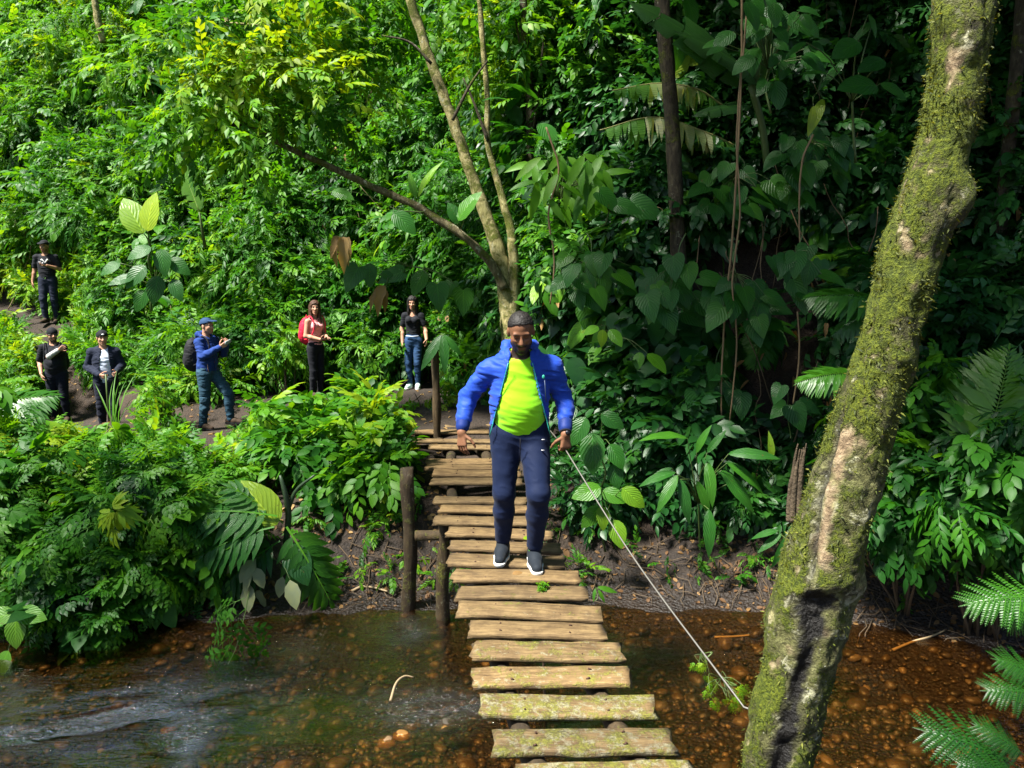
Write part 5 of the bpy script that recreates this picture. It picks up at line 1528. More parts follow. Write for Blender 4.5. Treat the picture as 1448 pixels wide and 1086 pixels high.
def head_prims(C, Rm, s=1., female=False, beard=0.):
    T = lambda p: C + Rm @ (np.array(p, float) * s)
    j = .92 if female else 1.
    o = [ell(T((0, .012, .038)), np.array((.075, .095, .082)) * s, .0, Rm), ell(T((0, -.028, -.035)), np.array((.061 * j, .066, .080)) * s, .03 * s, Rm),
         cone(T((-.046 * j, -.01, -.062)), T((-.010, -.066, -.100)), .022 * s, .020 * s, .02 * s), cone(T((.046 * j, -.01, -.062)), T((.010, -.066, -.100)), .022 * s, .020 * s, .02 * s),
         cone(T((-.040, -.076, .028)), T((.040, -.076, .028)), .011 * s, .011 * s, .014 * s),
         cone(T((0, -.086, .012)), T((0, -.106, -.024)), .009 * s, .014 * s, .010 * s), cone(T((-.014, -.090, -.032)), T((.014, -.090, -.032)), .010 * s, .010 * s, .008 * s),
         cone(T((-.034, -.070, -.012)), T((-.046, -.045, -.03)), .018 * s, .016 * s, .02 * s), cone(T((.034, -.070, -.012)), T((.046, -.045, -.03)), .018 * s, .016 * s, .02 * s)]
    for x in (-.031, .031):
        o += [ell(T((x, -.094, .006)), np.array((.019, .014, .011)) * s, .012 * s, Rm, -1), ell(T((x, -.071, .006)), np.array((.014, .012, .012)) * s, .004 * s, Rm)]
    o += [cone(T((-.018, -.086, -.058)), T((.018, -.086, -.058)), .0085 * s, .0085 * s, .008 * s), cone(T((-.015, -.085, -.072)), T((.015, -.085, -.072)), .010 * s, .010 * s, .008 * s),
          cone(T((-.03, -.098, -.065)), T((.03, -.098, -.065)), .0035 * s, .0035 * s, .006 * s, op=-1)]
    for x in (-.076, .076):
        o += [ell(T((x, .012, -.002)), np.array((.012, .022, .034)) * s, .008 * s, Rm)]
    return o

def hand_prims(Wr, u, n, side, curl=25., s=1., spread=.0, thumb=.35):
    """wrist, finger direction, palm normal, side = +1/-1 where the thumb leaves along n x u"""
    u = unit(u); n = unit(np.array(n, float) - u * (np.array(n, float) @ u)); sv = np.cross(n, u) * side
    offs = (.030, .010, -.010, -.029)
    o = [cone(Wr + u * .012 * s + sv * x * .5 * s, Wr + u * .090 * s + sv * x * s, .0155 * s, .0125 * s, .012 * s) for x in offs]
    for i, (x, L) in enumerate(zip(offs, (.072, .082, .076, .060))):
        p = Wr + u * .092 * s + sv * x * s
        d0_ = unit(u + sv * x * (4 + spread * 14))
        c = curl * (1 + .12 * i)
        for q, (fr, r0) in enumerate(((.45, .0090), (.32, .0082), (.23, .0072))):
            a = R(c * (.6, 1.5, 2.2)[q])
            d = d0_ * math.cos(a) + n * math.sin(a)
            o.append(cone(p, p + d * L * fr * s, r0 * s, (r0 - .0008) * s, .003 * s)); p = p + d * L * fr * s
    p = Wr + u * .030 * s + sv * .030 * s + n * .004 * s
    for q, (L, r0) in enumerate(((.045, .0125), (.034, .0105), (.026, .009))):
        d = unit(u * (.55 + .28 * q) + sv * (.75 - .28 * q) + n * (thumb + .15 * q))
        o.append(cone(p, p + d * L * s, r0 * s, (r0 - .001) * s, .008 * s if q == 0 else .003 * s)); p = p + d * L * s
    return o

POSE = dict(pelvis=(0, 0, .95), chest=(0, 0, 1.30), neck=(0, .012, 1.475), head=(0, -.02, 1.62), hipR=(-.09, 0, .90), hipL=(.09, 0, .90), kneeR=(-.10, -.02, .49), kneeL=(.10, -.02, .49),
            ankR=(-.11, .03, .085), ankL=(.11, .03, .085), shR=(-.182, 0, 1.388), shL=(.182, 0, 1.388), elR=(-.245, .03, 1.13), elL=(.245, .03, 1.13), wrR=(-.26, -.06, .885), wrL=(.26, -.06, .885),
            yaw=0, pitch=0, roll=0, uR=(0, -.15, -1), uL=(0, -.15, -1), nR=(1, .1, 0), nL=(-1, .1, 0), curlR=25, curlL=25, toeR=-8, toeL=8, cw=1., bw=1., thR=.35, thL=.35)

def torso_prims(p, d=0., female=False, belly=0.):
    c, pv, cw, bw = np.array(p['chest']), np.array(p['pelvis']), p['cw'], p['bw']
    up = np.array(p['neck']) - (0, 0, .10)
    o = [cone(up + (0, .01, -.03), c + (0, 0, -.06), .128 * cw, .142 * cw, .05, .72), cone(c + (0, 0, -.06), (c + pv) / 2 + (0, 0, -.02), .142 * cw, (.118 if female else .135) * bw, .06, .76),
         cone((c + pv) / 2 + (0, 0, -.02), pv + (0, 0, .0), (.118 if female else .135) * bw, (.148 if female else .142) * bw, .06, .78)]
    for s in ('R', 'L'):
        sh = np.array(p['sh' + s]); o += [cone(up + (0, .01, .012), sh + (0, 0, -.010), .072, .046, .04, .9)]
        if female: o.append(ell(c + (.062 * (-1 if s == 'R' else 1), -.085, .0), np.array((.056, .058, .056)), .04))
    if belly: o.append(ell((c + pv) / 2 + (0, -.055, -.03), np.array((.135, .085 + belly, .15)), .08))
    return off(o, d) if d else o

def arm_prims(p, s, d=0., upto=1., w=1.):
    sh, el, wr = (np.array(p[k + s], float) for k in ('sh', 'el', 'wr'))
    o = []
    if upto <= .5:
        o = [cone(sh, sh + (el - sh) * upto * 2, .050 * w, .049 * w, .03)]
    else:
        t = (upto - .5) * 2
        o = [cone(sh, el, .051 * w, .043 * w, .03), cone(el, el + (wr - el) * t * .35, .043 * w, .041 * w, .02), cone(el + (wr - el) * t * .35, el + (wr - el) * t, .041 * w, (.029 + .010 * (1 - t)) * w, .02)]
    return off(o, d) if d else o

def leg_prims(p, s, d=0., upto=1.):
    hp, kn, an = (np.array(p[k + s], float) for k in ('hip', 'knee', 'ank'))
    o = [cone(hp, kn, .088 * p['bw'], .058, .05), cone(kn, kn + (an - kn) * .35, .056, .054, .03), cone(kn + (an - kn) * .35, kn + (an - kn) * upto, .054, .054 - .016 * upto, .03)]
    return off(o, d) if d else o

def person(label, loc, yaw, H, pose, outfit, skin, res=.009, female=False, group=None, belly=0., headscale=1., seed=0, lips=None, stubble=0., lids=False):
    p = dict(POSE); p.update(pose)
    k = H / 1.75
    ry = np.array(Matrix.Rotation(R(yaw), 3, 'Z'))
    loc = np.array(loc, float)
    W = lambda V: (V * k) @ ry.T + loc
    root = thing('person', label, 'person', loc, group)
    C = np.array(p['head']); Rm = rotm(p['yaw'], p['pitch'], p['roll'])
    hp = head_prims(C, Rm, headscale, female)
    neck = [cone(np.array(p['neck']) - (0, 0, .05), C + Rm @ np.array((0, .025, -.055)), .060 if not female else .050, .054 if not female else .046, .03)]
    arms, hands = [], []
    for s in ('R', 'L'):
        arms += arm_prims(p, s, -.001)
        hands.append(hand_prims(np.array(p['wr' + s]), p['u' + s], p['n' + s], -1 if s == 'R' else 1, p['curl' + s], .95 if not female else .86, thumb=p['th' + s]))
    body = torso_prims(p, -.004, female, belly) + neck + arms + leg_prims(p, 'R', -.006) + leg_prims(p, 'L', -.006)
    # one skin: body, a finely sampled head and finely sampled hands that meet it inside neck and wrist
    big = body + hp + hands[0] + hands[1]
    parts = []
    fineh = min(res, .0045 if res < .007 else .006)
    V, F = solid(body + hp[:2], res); ctrH = C
    # cut away coarse faces in the head area
    fc = V[F].mean(1)
    nk = C + Rm @ np.array((0, .02, -.085))
    keep = ~(((fc - nk) @ (Rm @ np.array((0, -.25, 1.))) > .006) & (np.linalg.norm(fc - C, axis=1) < .2))
    parts.append((V, F[keep]))
    lo, hi = C - .17 * headscale, C + .17 * headscale
    parts.append(solid(hp + neck, fineh, lambda f, X, Y, Z: np.maximum(f, -(((X - nk[0]) * (Rm @ np.array((0, -.25, 1.)))[0] + (Y - nk[1]) * (Rm @ np.array((0, -.25, 1.)))[1] + (Z - nk[2]) * (Rm @ np.array((0, -.25, 1.)))[2]) + .012)), bb=(lo, hi)))
    for s, hd in zip(('R', 'L'), hands):
        el, wr = np.array(p['el' + s]), np.array(p['wr' + s])
        stub = [cone(wr - unit(wr - el) * .03, wr, .0295, .028, .02)]
        parts.append(solid(hd + stub, min(fineh, .0045), m=.02))
    V, F = cat_meshes(parts)
    # local skin colours: lips, brows, eyes, stubble
    q = (V - C) @ Rm / headscale
    col = np.tile(np.array(skin, float), (len(V), 1))
    hd = np.linalg.norm(V - C, axis=1) < .17 * headscale
    def patch(m, c, a=1.):
        w = (np.clip(m, 0, 1) * hd * a)[:, None]
        col[:] = col * (1 - w) + np.array(c) * w
    fr = q[:, 1] < -.03
    if stubble:
        g = sstep(-.035, -.055, q[:, 2]) * (q[:, 1] < .0) + fr * np.exp(-((q[:, 2] + .046) / .007) ** 2) * (np.abs(q[:, 0]) < .034)
        patch(g * (1 - .9 * np.exp(-((q[:, 2] + .064) / .010) ** 2 - (q[:, 0] / .024) ** 2)), (.012, .009, .008), stubble)
    lp = fr * np.exp(-((q[:, 2] + .065) / .011) ** 4 - (q[:, 0] / .025) ** 4)
    patch(lp, lips if lips is not None else np.array(skin) * (1.0, .6, .55), .75)
    for x in (-.031, .031):
        patch(fr * np.exp(-((q[:, 0] - x) / .020) ** 4 - ((q[:, 2] - .031 + .12 * (np.abs(q[:, 0]) - .031) ** 2 * 40) / .0055) ** 2), (.012, .009, .008), .9)
        e = fr * np.exp(-((q[:, 0] - x) / .0155) ** 6 - ((q[:, 2] - .006) / .0062) ** 4)
        if lids:
            patch(fr * np.exp(-((q[:, 0] - x) / .017) ** 4 - ((q[:, 2] - .001) / .0035) ** 2), (.012, .008, .007), .9); patch(e, np.array(skin) * .55, .6); continue
        patch(e, (.30, .27, .25)); patch(fr * np.exp(-((q[:, 0] - x) / .0062) ** 4 - ((q[:, 2] - .006) / .0062) ** 4), (.015, .009, .006))
        patch(fr * np.exp(-((q[:, 0] - x) / .018) ** 6 - ((q[:, 2] - .0125) / .003) ** 2), (.012, .009, .008), .8)
    mk('body', W(V), F, SKIN, root, attrs={'Col': ('FLOAT_COLOR', np.c_[col, np.ones(len(V))])})
    def add(name, prims, mat, post=None, wr=(0, (1, 1, 1)), r=None, parent=root, **kw):
        V, F = solid(prims, r or res, post, **kw)
        if wr[0]: V = wrinkle(V, F, wr[0], wr[1], seed)
        return mk(name, W(V), F, mat, parent)
    T = lambda v: C + Rm @ (np.array(v, float) * headscale)
    HL = lambda X, Y, Z: [((X - C[0]) * Rm[0][j] + (Y - C[1]) * Rm[1][j] + (Z - C[2]) * Rm[2][j]) / headscale for j in range(3)]
    for fn in outfit: fn(locals())
    return root

# outfit pieces: each gets the person's locals
def o_trousers(mat, d=.014, hem=.97, waist=1.0, wr=.0045, fr=(7, 7, 14), cuff=0., name='trousers'):
    def f(L):
        p = L['p']
        pr = [cone(np.array(p['pelvis']) + (0, 0, waist - .95), np.array(p['pelvis']) + (0, .005, -.03), .140 * p['bw'], .146 * p['bw'], .05, .80)]
        pr = off(pr, d * .7) + leg_prims(p, 'R', d, hem) + leg_prims(p, 'L', d, hem)
        if cuff:
            for s in 'RL':
                kn, an = np.array(p['knee' + s]), np.array(p['ank' + s]); e = kn + (an - kn) * hem
                pr.append(cone(e, e + (an - kn) * .02, .047, .046, .01))
        L['add'](name, pr, mat, wr=(wr, fr), r=L['res'] * .8)
    return f
def o_top(mat, d=.012, sleeve=.3, hem=.86, name='shirt', belly=0., wr=.005, fr=(5, 5, 16), female=False, neckdip=.0, w=1.):
    def f(L):
        p = L['p']
        pr = torso_prims(p, d, L['female'], L['belly'])
        for s in 'RL':
            if sleeve: pr += arm_prims(p, s, d + .003, sleeve, w)
        nb = np.array(p['neck'])
        def post(f_, X, Y, Z):
            f_ = np.maximum(f_, -(Z - hem) + (-.02 + .03 * np.abs(X)))
            hole = np.sqrt((X - nb[0]) ** 2 + ((Y - nb[1] + .045) / 1.1) ** 2 + ((Z - nb[2] - .03) / (1 + neckdip * 12)) ** 2) - .088
            return np.maximum(f_, -hole)
        L['add'](name, pr, mat, post, (wr, fr), r=min(L['res'], .0055) if L['res'] < .007 else None)
    return f
def o_jacket(mat, d=.03, sleeve=.97, hem=.84, w0=.06, slope=.2, cx=0., name='jacket', hood=True, lining=None, wr=.007, fr=(7, 7, 13), thick=.012, w=1.12, cuff=True, flare=.02, zip_=None):
    def f(L):
        p = L['p']
        pr = torso_prims(p, d, L['female'], L['belly'])
        pv = np.array(p['pelvis'])
        pr.append(cone(pv + (0, 0, .05), (pv[0], pv[1] + .01, hem + .06), .145 + flare, .150 + flare, .06, .85))
        for s in 'RL': pr += arm_prims(p, s, .014, sleeve, w)
        nb = np.array(p['neck'])
        def post(f_, X, Y, Z):
            f_ = np.maximum(f_, -(f_ + thick))
            f_ = np.maximum(f_, hem - Z)
            ow = w0 + np.maximum(0, nb[2] - .03 - Z) * slope
            front = np.maximum(np.abs(X - nb[0] - cx) - ow, Y + .02 - 0 * X)      # inside the opening when negative
            front = np.maximum(front, np.abs(X) - .28)
            f_ = np.maximum(f_, -front)
            hole = np.sqrt((X - nb[0]) ** 2 + ((Y - nb[1] + .03)) ** 2 + ((Z - nb[2] - .045)) ** 2) - .083
            f_ = np.maximum(f_, -hole)
            for s in 'RL':                                               # open the cuffs
                e, wv = np.array(p['el' + s]), np.array(p['wr' + s]); u = unit(wv - e); c = e + (wv - e) * sleeve
                f_ = np.maximum(f_, np.where(np.sqrt((X - c[0]) ** 2 + (Y - c[1]) ** 2 + (Z - c[2]) ** 2) < .09, (X - c[0]) * u[0] + (Y - c[1]) * u[1] + (Z - c[2]) * u[2], -1.))
            return f_
        L['add'](name, pr, mat, post, (wr, fr), r=min(L['res'], .007))
        if hood:
            a = [cone(nb + (-.105, -.01, -.01), nb + (-.085, .075, .028), .022, .032, .02), cone(nb + (-.085, .075, .028), nb + (.085, .075, .028), .034, .034, .03),
                 cone(nb + (.085, .075, .028), nb + (.105, -.01, -.01), .034, .022, .02), cone(nb + (-.105, -.01, -.01), nb + (-.085, -.075, -.075), .022, .016, .02), cone(nb + (.105, -.01, -.01), nb + (.085, -.075, -.075), .022, .016, .02),
                 ell(nb + (0, .105, -.03), np.array((.10, .05, .085)), .05)]
            L['add']('hood', a, mat, None, (.006, (14, 14, 14)), r=min(L['res'], .007))
        if cuff:
            for s in 'RL':
                e, wv = np.array(p['el' + s]), np.array(p['wr' + s]); c = e + (wv - e) * sleeve; u = unit(wv - e)
                L['add']('cuff', [cone(c - u * .03, c + u * .008, .046 * w, .043 * w, .01)], lining or mat, r=min(L['res'], .006))
        if zip_ is not None:
            for sg in (-1, 1):
                pts = []
                for z in np.linspace(nb[2] - .06, hem + .04, 14):
                    x = nb[0] + cx + sg * (w0 + max(0, nb[2] - .03 - z) * slope + .004)
                    rr = .135 + d + (flare if z < .98 else 0)
                    y = -math.sqrt(max(.0004, 1 - min(.97, (abs(x) / (rr + .03)) ** 2))) * (rr + .02) * .74 + (-.02 if L['belly'] else 0)
                    pts.append((x, y, z))
                V, F = tube(pts, .0032, 6)
                mk('zip', L['W'](V), F, zip_, L['root'])
    return f
def o_shoes(mat, sole, knit=None):
    def f(L):
        p = L['p']
        for s in 'RL':
            a = np.array(p['ank' + s], float); ang = R(p['toe' + s]); g = a[2] - .085
            fw = np.array([math.sin(ang), -math.cos(ang), 0]) if True else 0
            B = lambda y, z, x=0: np.array([a[0] + fw[0] * y + fw[1] * -x, a[1] + fw[1] * y + fw[0] * x, g + z])
            up = [cone(B(-.045, .045), B(.07, .048), .040, .043, .03), cone(B(.07, .046), B(.190, .036), .045, .034, .03), cone(B(-.02, .06), B(-.015, .118), .042, .040, .03), cone(B(.0, .085), B(.08, .06), .036, .034, .03)]
            cut = lambda f_, X, Y, Z: np.maximum(f_, g + .018 - Z)
            V, F = solid(up, min(L['res'], .005), cut)
            sh = mk('shoe', L['W'](V), F, mat, L['root'])
            so_ = [cone(B(-.045, .02), B(.07, .02), .046, .050, .02), cone(B(.07, .02), B(.196, .022), .052, .040, .02)]
            V, F = solid(so_, min(L['res'], .005), lambda f_, X, Y, Z: np.maximum(np.maximum(f_, Z - g - .026), g - Z))
            mk('sole', L['W'](V), F, sole, sh)
            if knit is not None:
                lc = []
                for q in range(5):
                    y = .015 + .02 * q; z = .107 - .011 * q
                    lc.append(tube([L['k'] * 0 + B(y, z - .006, -.028), B(y + .004, z + .004, 0), B(y, z - .006, .028)], .0035, 5))
                V, F = cat_meshes(lc); mk('lace', L['W'](V), F, knit, sh)
    return f
def o_hair_short(mat, d=.007, z0=.032, name='hair'):
    def f(L):
        hp = off(L['hp'][:1], d * 1.)
        def post(f_, X, Y, Z):
            x, y, z = L['HL'](X, Y, Z)
            line = z0 - np.where(y < 0, .62, .95) * y - .10 * np.maximum(0, np.abs(x) - .05) * (y < -.03)
            return np.maximum(f_, -(z - line - .006 * np.sin(x * 90) * np.cos(y * 70)) * .7)
        V, F = solid(hp, min(L['res'], .005), post)
        N = vnormals(V, F); V = V + N * (.0035 * fbm(V * 150, 2, 3))[:, None]
        mk(name, L['W'](V), F, mat, L['root'])
    return f
def o_hair_long(mat, length=.30, front=True, tail=.0):
    def f(L):
        T, hs = L['T'], L['headscale']
        pr = off(L['hp'][:1], .016) + [cone(T((-.062, .03, .0)), T((-.075, .03, -length * .7)), .045 * hs, .03, .03), cone(T((.062, .03, .0)), T((.075, .03, -length * .7)), .045 * hs, .03, .03),
                                       cone(T((0, .06, .0)), T((0, .085, -length)), .075 * hs, .05, .04)]
        if front: pr += [cone(T((-.070, -.03, -.02)), T((-.085, -.055, -length)), .024, .022, .02), cone(T((.070, -.03, -.02)), T((.085, -.055, -length)), .024, .022, .02)]
        def post(f_, X, Y, Z):
            x, y, z = L['HL'](X, Y, Z)
            face = np.maximum(np.maximum(np.abs(x) - (.058 - .25 * np.maximum(0, z - .03)), z - .078 + 1.5 * np.abs(x) ** 1.5), y + .035)
            return np.maximum(f_, -face * .8)
        V, F = solid(pr, min(L['res'], .006), post)
        V = wrinkle(V, F, .006, (60, 60, 8), 4)
        mk('hair', L['W'](V), F, mat, L['root'])
    return f
def o_cap(mat, brim=True, z0=.045, back=False, d=.016, tilt=.35, logo=None, name='cap'):
    def f(L):
        T, Rm, hs = L['T'], L['Rm'], L['headscale']
        def post(f_, X, Y, Z):
            x, y, z = L['HL'](X, Y, Z)
            return np.maximum(f_, -(z - z0 + tilt * y * .5 + (.02 if not brim else 0)) * .9)
        V, F = solid(off(L['hp'][:1], d), min(L['res'], .006), post)
        c = mk(name, L['W'](V), F, mat, L['root'])
        if brim:
            sg = 1 if back else -1
            bz = z0 + .038
            V, F = solid([ell(T((0, sg * .105, bz - .004)), np.array((.072, .085, .030)) * hs, 0, Rm @ rotm(0, 14 * -sg))], min(L['res'], .005), lambda f_, X, Y, Z: np.maximum(f_, -(np.sqrt(0 * X + 0 * Y + (L['HL'](X, Y, Z)[2] - bz + .10 * np.abs(L['HL'](X, Y, Z)[1]) - .010 + .0) ** 2) * -1 + .007)))
            mk('brim', L['W'](V), F, mat, c)
        if logo is not None:
            V, F = solid([ell(T((0, -.108, .075)), np.array((.024, .010, .012)) * hs, 0, Rm)], .005)
            mk('emblem', L['W'](V), F, logo, c)
    return f
def o_extra(fn): return fn
# ------------------------------------------------------------------ the walking man
BLUE = cloth('blue_rain_jacket', (.010, .052, .37), .6, 160, .2, .1, .45); BLUE_D = cloth('navy_cuff', (.006, .022, .14), .6)
LIME = cloth('lime_sport_shirt', (.26, .72, .006), .62, 240, .08, .2, .3); NAVY = cloth('navy_joggers', (.003, .009, .036), .75, 220, .25)
SHOE = cloth('charcoal_knit_shoe', (.010, .014, .020), .75, 260, .5); WHITE = plain('white_rubber', (.62, .62, .58), .6, var=.15); BLACK = cloth('black_cloth', (.006, .006, .008), .85, 200, .3)
TEAL = plain('teal_zip', (.02, .30, .22), .5); DARKMETAL = plain('dark_metal', (.03, .03, .035), .35, .8)
SKIN_D = (.20, .092, .048); SKIN_L = (.50, .27, .175); SKIN_M = (.36, .19, .115)
mz = DECK + .004
mloc = np.array([at(735, 800, 5.5)[0], 5.5, mz])
MAN = dict(pelvis=(-.005, .02, .955), chest=(-.005, .015, 1.29), neck=(.0, -.012, 1.452), head=(.004, -.100, 1.585), pitch=25, yaw=2, roll=-3,
           hipR=(-.092, .02, .905), hipL=(.092, .02, .905), kneeR=(-.105, -.04, .50), kneeL=(.120, -.185, .53), ankR=(-.118, .11, .085), ankL=(.098, -.035, .085), toeR=-6, toeL=4,
           shR=(-.205, .015, 1.325), shL=(.205, .01, 1.345), elR=(-.355, .055, 1.125), elL=(.300, .05, 1.105), wrR=(-.385, -.075, .925), wrL=(.296, -.13, .925),
           uR=(.02, -.22, -1), uL=(.02, -.12, -1), nR=(.55, .8, .1), nL=(-.45, .9, .1), curlR=24, curlL=78, cw=1.08, bw=1.1, thR=.25, thL=.6)
def man_extra(L):
    p, W, root = L['p'], L['W'], L['root']
    # watch
    e, w = np.array(p['elL']), np.array(p['wrL']); u = unit(w - e); c = w - u * .012
    a = np.linspace(0, 2 * math.pi, 25); s1 = unit(np.cross(u, (0, 1, 0))); s2 = np.cross(u, s1)
    V, F = tube(c + .033 * (np.cos(a)[:, None] * s1 + np.sin(a)[:, None] * s2), .007, 6, cap=False)
    wt = mk('wristwatch', W(V), F, BLACK, root)
    V, F = solid([ell(c + (.012, -.031, .0), np.array((.018, .009, .018)), 0)], .003); mk('dial', W(V), F, DARKMETAL, wt)
    # breast pocket zip and pocket tabs on the joggers
    V, F = tube([(.155, -.165, 1.29), (.166, -.172, 1.14)], .003, 6); mk('pocket_zip', W(V), F, plain('grey_zip', (.03, .05, .10), .5, .2), root)
    V, F = solid([ell((.148, -.168, 1.305), np.array((.010, .005, .014)), 0)], .003); mk('pocket_tab', W(V), F, TEAL, root)
    for x, y, z in ((.150, -.10, .885), (.148, -.105, .815)):
        V, F = solid([ell((x, y - .03, z), np.array((.012, .006, .004)), 0)], .002); mk('pocket_tab', W(V), F, plain('silver_tab', (.5, .5, .52), .3, .6), root)
    # waist drawstring seam
    V, F = tube([(0, -.158, .90), (0, -.150, .83), (0, -.105, .74)], .003, 5); mk('fly_seam', W(V), F, BLACK, root)
    # socks
    for s in 'RL':
        an = np.array(p['ank' + s]); V, F = solid([cone(an + (0, -.01, .0), an + (0, -.01, .048), .040, .038, .01)], .005); mk('sock', W(V), F, plain('green_sock', (.10, .35, .03), .8), root)
person('man in an open bright blue jacket and lime green shirt walking down the plank bridge', mloc, 0, 1.89, MAN,
       [o_trousers(NAVY, .014, .86, .99, .004, (6, 6, 8), .01), o_top(LIME, .014, 0, .885, wr=.005, fr=(3.5, 3.5, 11)), o_jacket(BLUE, .030, .80, .85, .066, .25, .0, lining=BLUE_D, zip_=TEAL, wr=.008, fr=(4.5, 4.5, 15), w=1.06, thick=.011),
        o_shoes(SHOE, WHITE, BLACK), o_hair_short(HAIR_K, .007, .047), man_extra], SKIN_D, .006, belly=.012, stubble=.95, lips=(.16, .06, .045), seed=3, headscale=1.04, lids=True)

# ------------------------------------------------------------------ hikers on the far path
DNAVY = cloth('dark_navy_cloth', (.010, .014, .030), .8, 180, .3); BLK = cloth('black_shirt', (.008, .009, .013), .8, 180, .3); JEAN = cloth('teal_jeans', (.022, .060, .095), .8, 150, .35); JEANB = cloth('blue_jeans', (.020, .055, .13), .8, 150, .4)
DPANT = cloth('dark_trousers', (.008, .010, .020), .85, 150, .3); HOODB = cloth('blue_hoodie', (.012, .040, .19), .8, 150, .25); PALES = cloth('pale_blue_shirt', (.50, .55, .66), .8, 150, .1)
PINK = cloth('pink_top', (.82, .33, .33), .8, 150, .12); RED = cloth('red_pack', (.62, .018, .05), .6, 120, .2); CAPB = cloth('blue_cap', (.016, .045, .11), .8, 160, .2); CAPK = cloth('black_cap', (.006, .007, .010), .8, 160, .2)
PRINT = plain('white_print', (.75, .75, .75), .7); GREYS = cloth('grey_sleeve', (.42, .42, .40), .8, 150, .1); BOOT = cloth('brown_boot', (.05, .032, .02), .8, 100, .3); PHONE = plain('phone_shell', (.02, .02, .022), .3); PACKK = cloth('black_pack', (.010, .010, .013), .7, 120, .3)
hk = 'hikers standing on the far path'
def stand(px, pyf, hpx, H):
    d = H * FPX / hpx * .995
    return at(px, pyf, d), d
def backpack(label, L_loc, yaw, k, centre, size, mat, strap=None):
    ry = np.array(Matrix.Rotation(R(yaw), 3, 'Z'))
    c = np.array(centre, float); s = np.array(size, float)
    t = thing('backpack', label, 'backpack', L_loc + (c * k) @ ry.T)
    W = lambda V: (V * k) @ ry.T + L_loc
    V, F = solid([ell(c, s, 0), ell(c + (0, s[1] * .3, -s[2] * .35), s * (.95, .8, .6), .05), ell(c + (0, s[1] * .75, -s[2] * .35), s * (.7, .5, .4), .02)], .009)
    V = wrinkle(V, F, .006, (12, 12, 12), 8); mk('pack', W(V), F, mat, t)
    V, F = tube([c + (-.02, 0, s[2] * .95), c + (0, 0, s[2] * 1.15), c + (.02, 0, s[2] * .95)], .006, 6); mk('loop', W(V), F, mat, t)
    for sx in (-1, 1):
        pt = smooth_path([c + (sx * .10, -s[1] * .5, s[2] * .75), (sx * .125, -.02, 1.475), (sx * .125, -.125, 1.40), (sx * .125, -.135, 1.25), (sx * .15, -.05, 1.10), c + (sx * .10, -s[1] * .4, -s[2] * .6)], 22)
        V, F = tube(pt, .012, 6); mk('strap', W(V), F, strap or mat, t)
    return t
def lettering(root, W, text, x, y, z, size, mat, name='lettering', spacing=1.):
    cu = bpy.data.curves.new(name, 'FONT'); cu.body = text; cu.size = size; cu.extrude = .003; cu.align_x = 'CENTER'; cu.align_y = 'CENTER'
    tmp = bpy.data.objects.new(name, cu)
    me = tmp.to_mesh()
    V = np.zeros(len(me.vertices) * 3); me.vertices.foreach_get('co', V); V = V.reshape(-1, 3)
    F = np.array([t.vertices[:] for t in (me.calc_loop_triangles() or me.loop_triangles)])
    tmp.to_mesh_clear(); bpy.data.objects.remove(tmp); bpy.data.curves.remove(cu)
    P = np.stack([x + V[:, 0], y - V[:, 2] + 1.2 * V[:, 0] ** 2, z + V[:, 1]], -1)
    return mk(name, W(P), F, mat, root, smooth=False)

# 1 capped man high on the slope, phone in front of his chest
H = 1.74; P, d = stand(73, 456, 114, H)
def heart(L):
    V, F = solid([cone((-.035, -.115, 1.335), (.03, -.115, 1.275), .020, .010, .005), cone((.075, -.115, 1.335), (.03, -.115, 1.275), .020, .010, .005)], .006)
    mk('emblem', L['W'](V), F, PRINT, L['root'])
    V, F = tube([(-.10, -.118, 1.29), (-.045, -.122, 1.29)], .005, 5); mk('lettering', L['W'](V), F, PRINT, L['root'])
ph1 = dict(elL=(.265, .0, 1.14), wrL=(.10, -.215, 1.215), uL=(-1, -.25, .1), nL=(0, -.2, 1), curlL=40, elR=(-.25, .03, 1.13), wrR=(-.285, -.04, .885), ankL=(.10, .06, .085), ankR=(-.07, -.08, .085), kneeR=(-.085, -.10, .5), yaw=-6, pitch=8)
r1 = person('man in dark cap and tee with a white emblem standing highest on the slope', P, 8, H, ph1, [o_trousers(DNAVY), o_top(BLK, .014, .34, .90, wr=.006), o_shoes(BOOT, BLACK), o_cap(CAPK, logo=PRINT), o_hair_short(HAIR_K, .006, .02), heart], SKIN_M, .010, group=hk, seed=11, stubble=.5)
k = H / 1.75; ry = np.array(Matrix.Rotation(R(8), 3, 'Z'))
V, F = solid([ell((.035, -.235, 1.245), np.array((.055, .03, .04)), 0)], .008); tag(mk('camera', ((V * k) @ ry.T + P), F, PHONE, origin=(np.array((.035, -.235, 1.245)) * k) @ ry.T + P), 'small dark camera held at the chest of the man highest on the slope', 'camera')

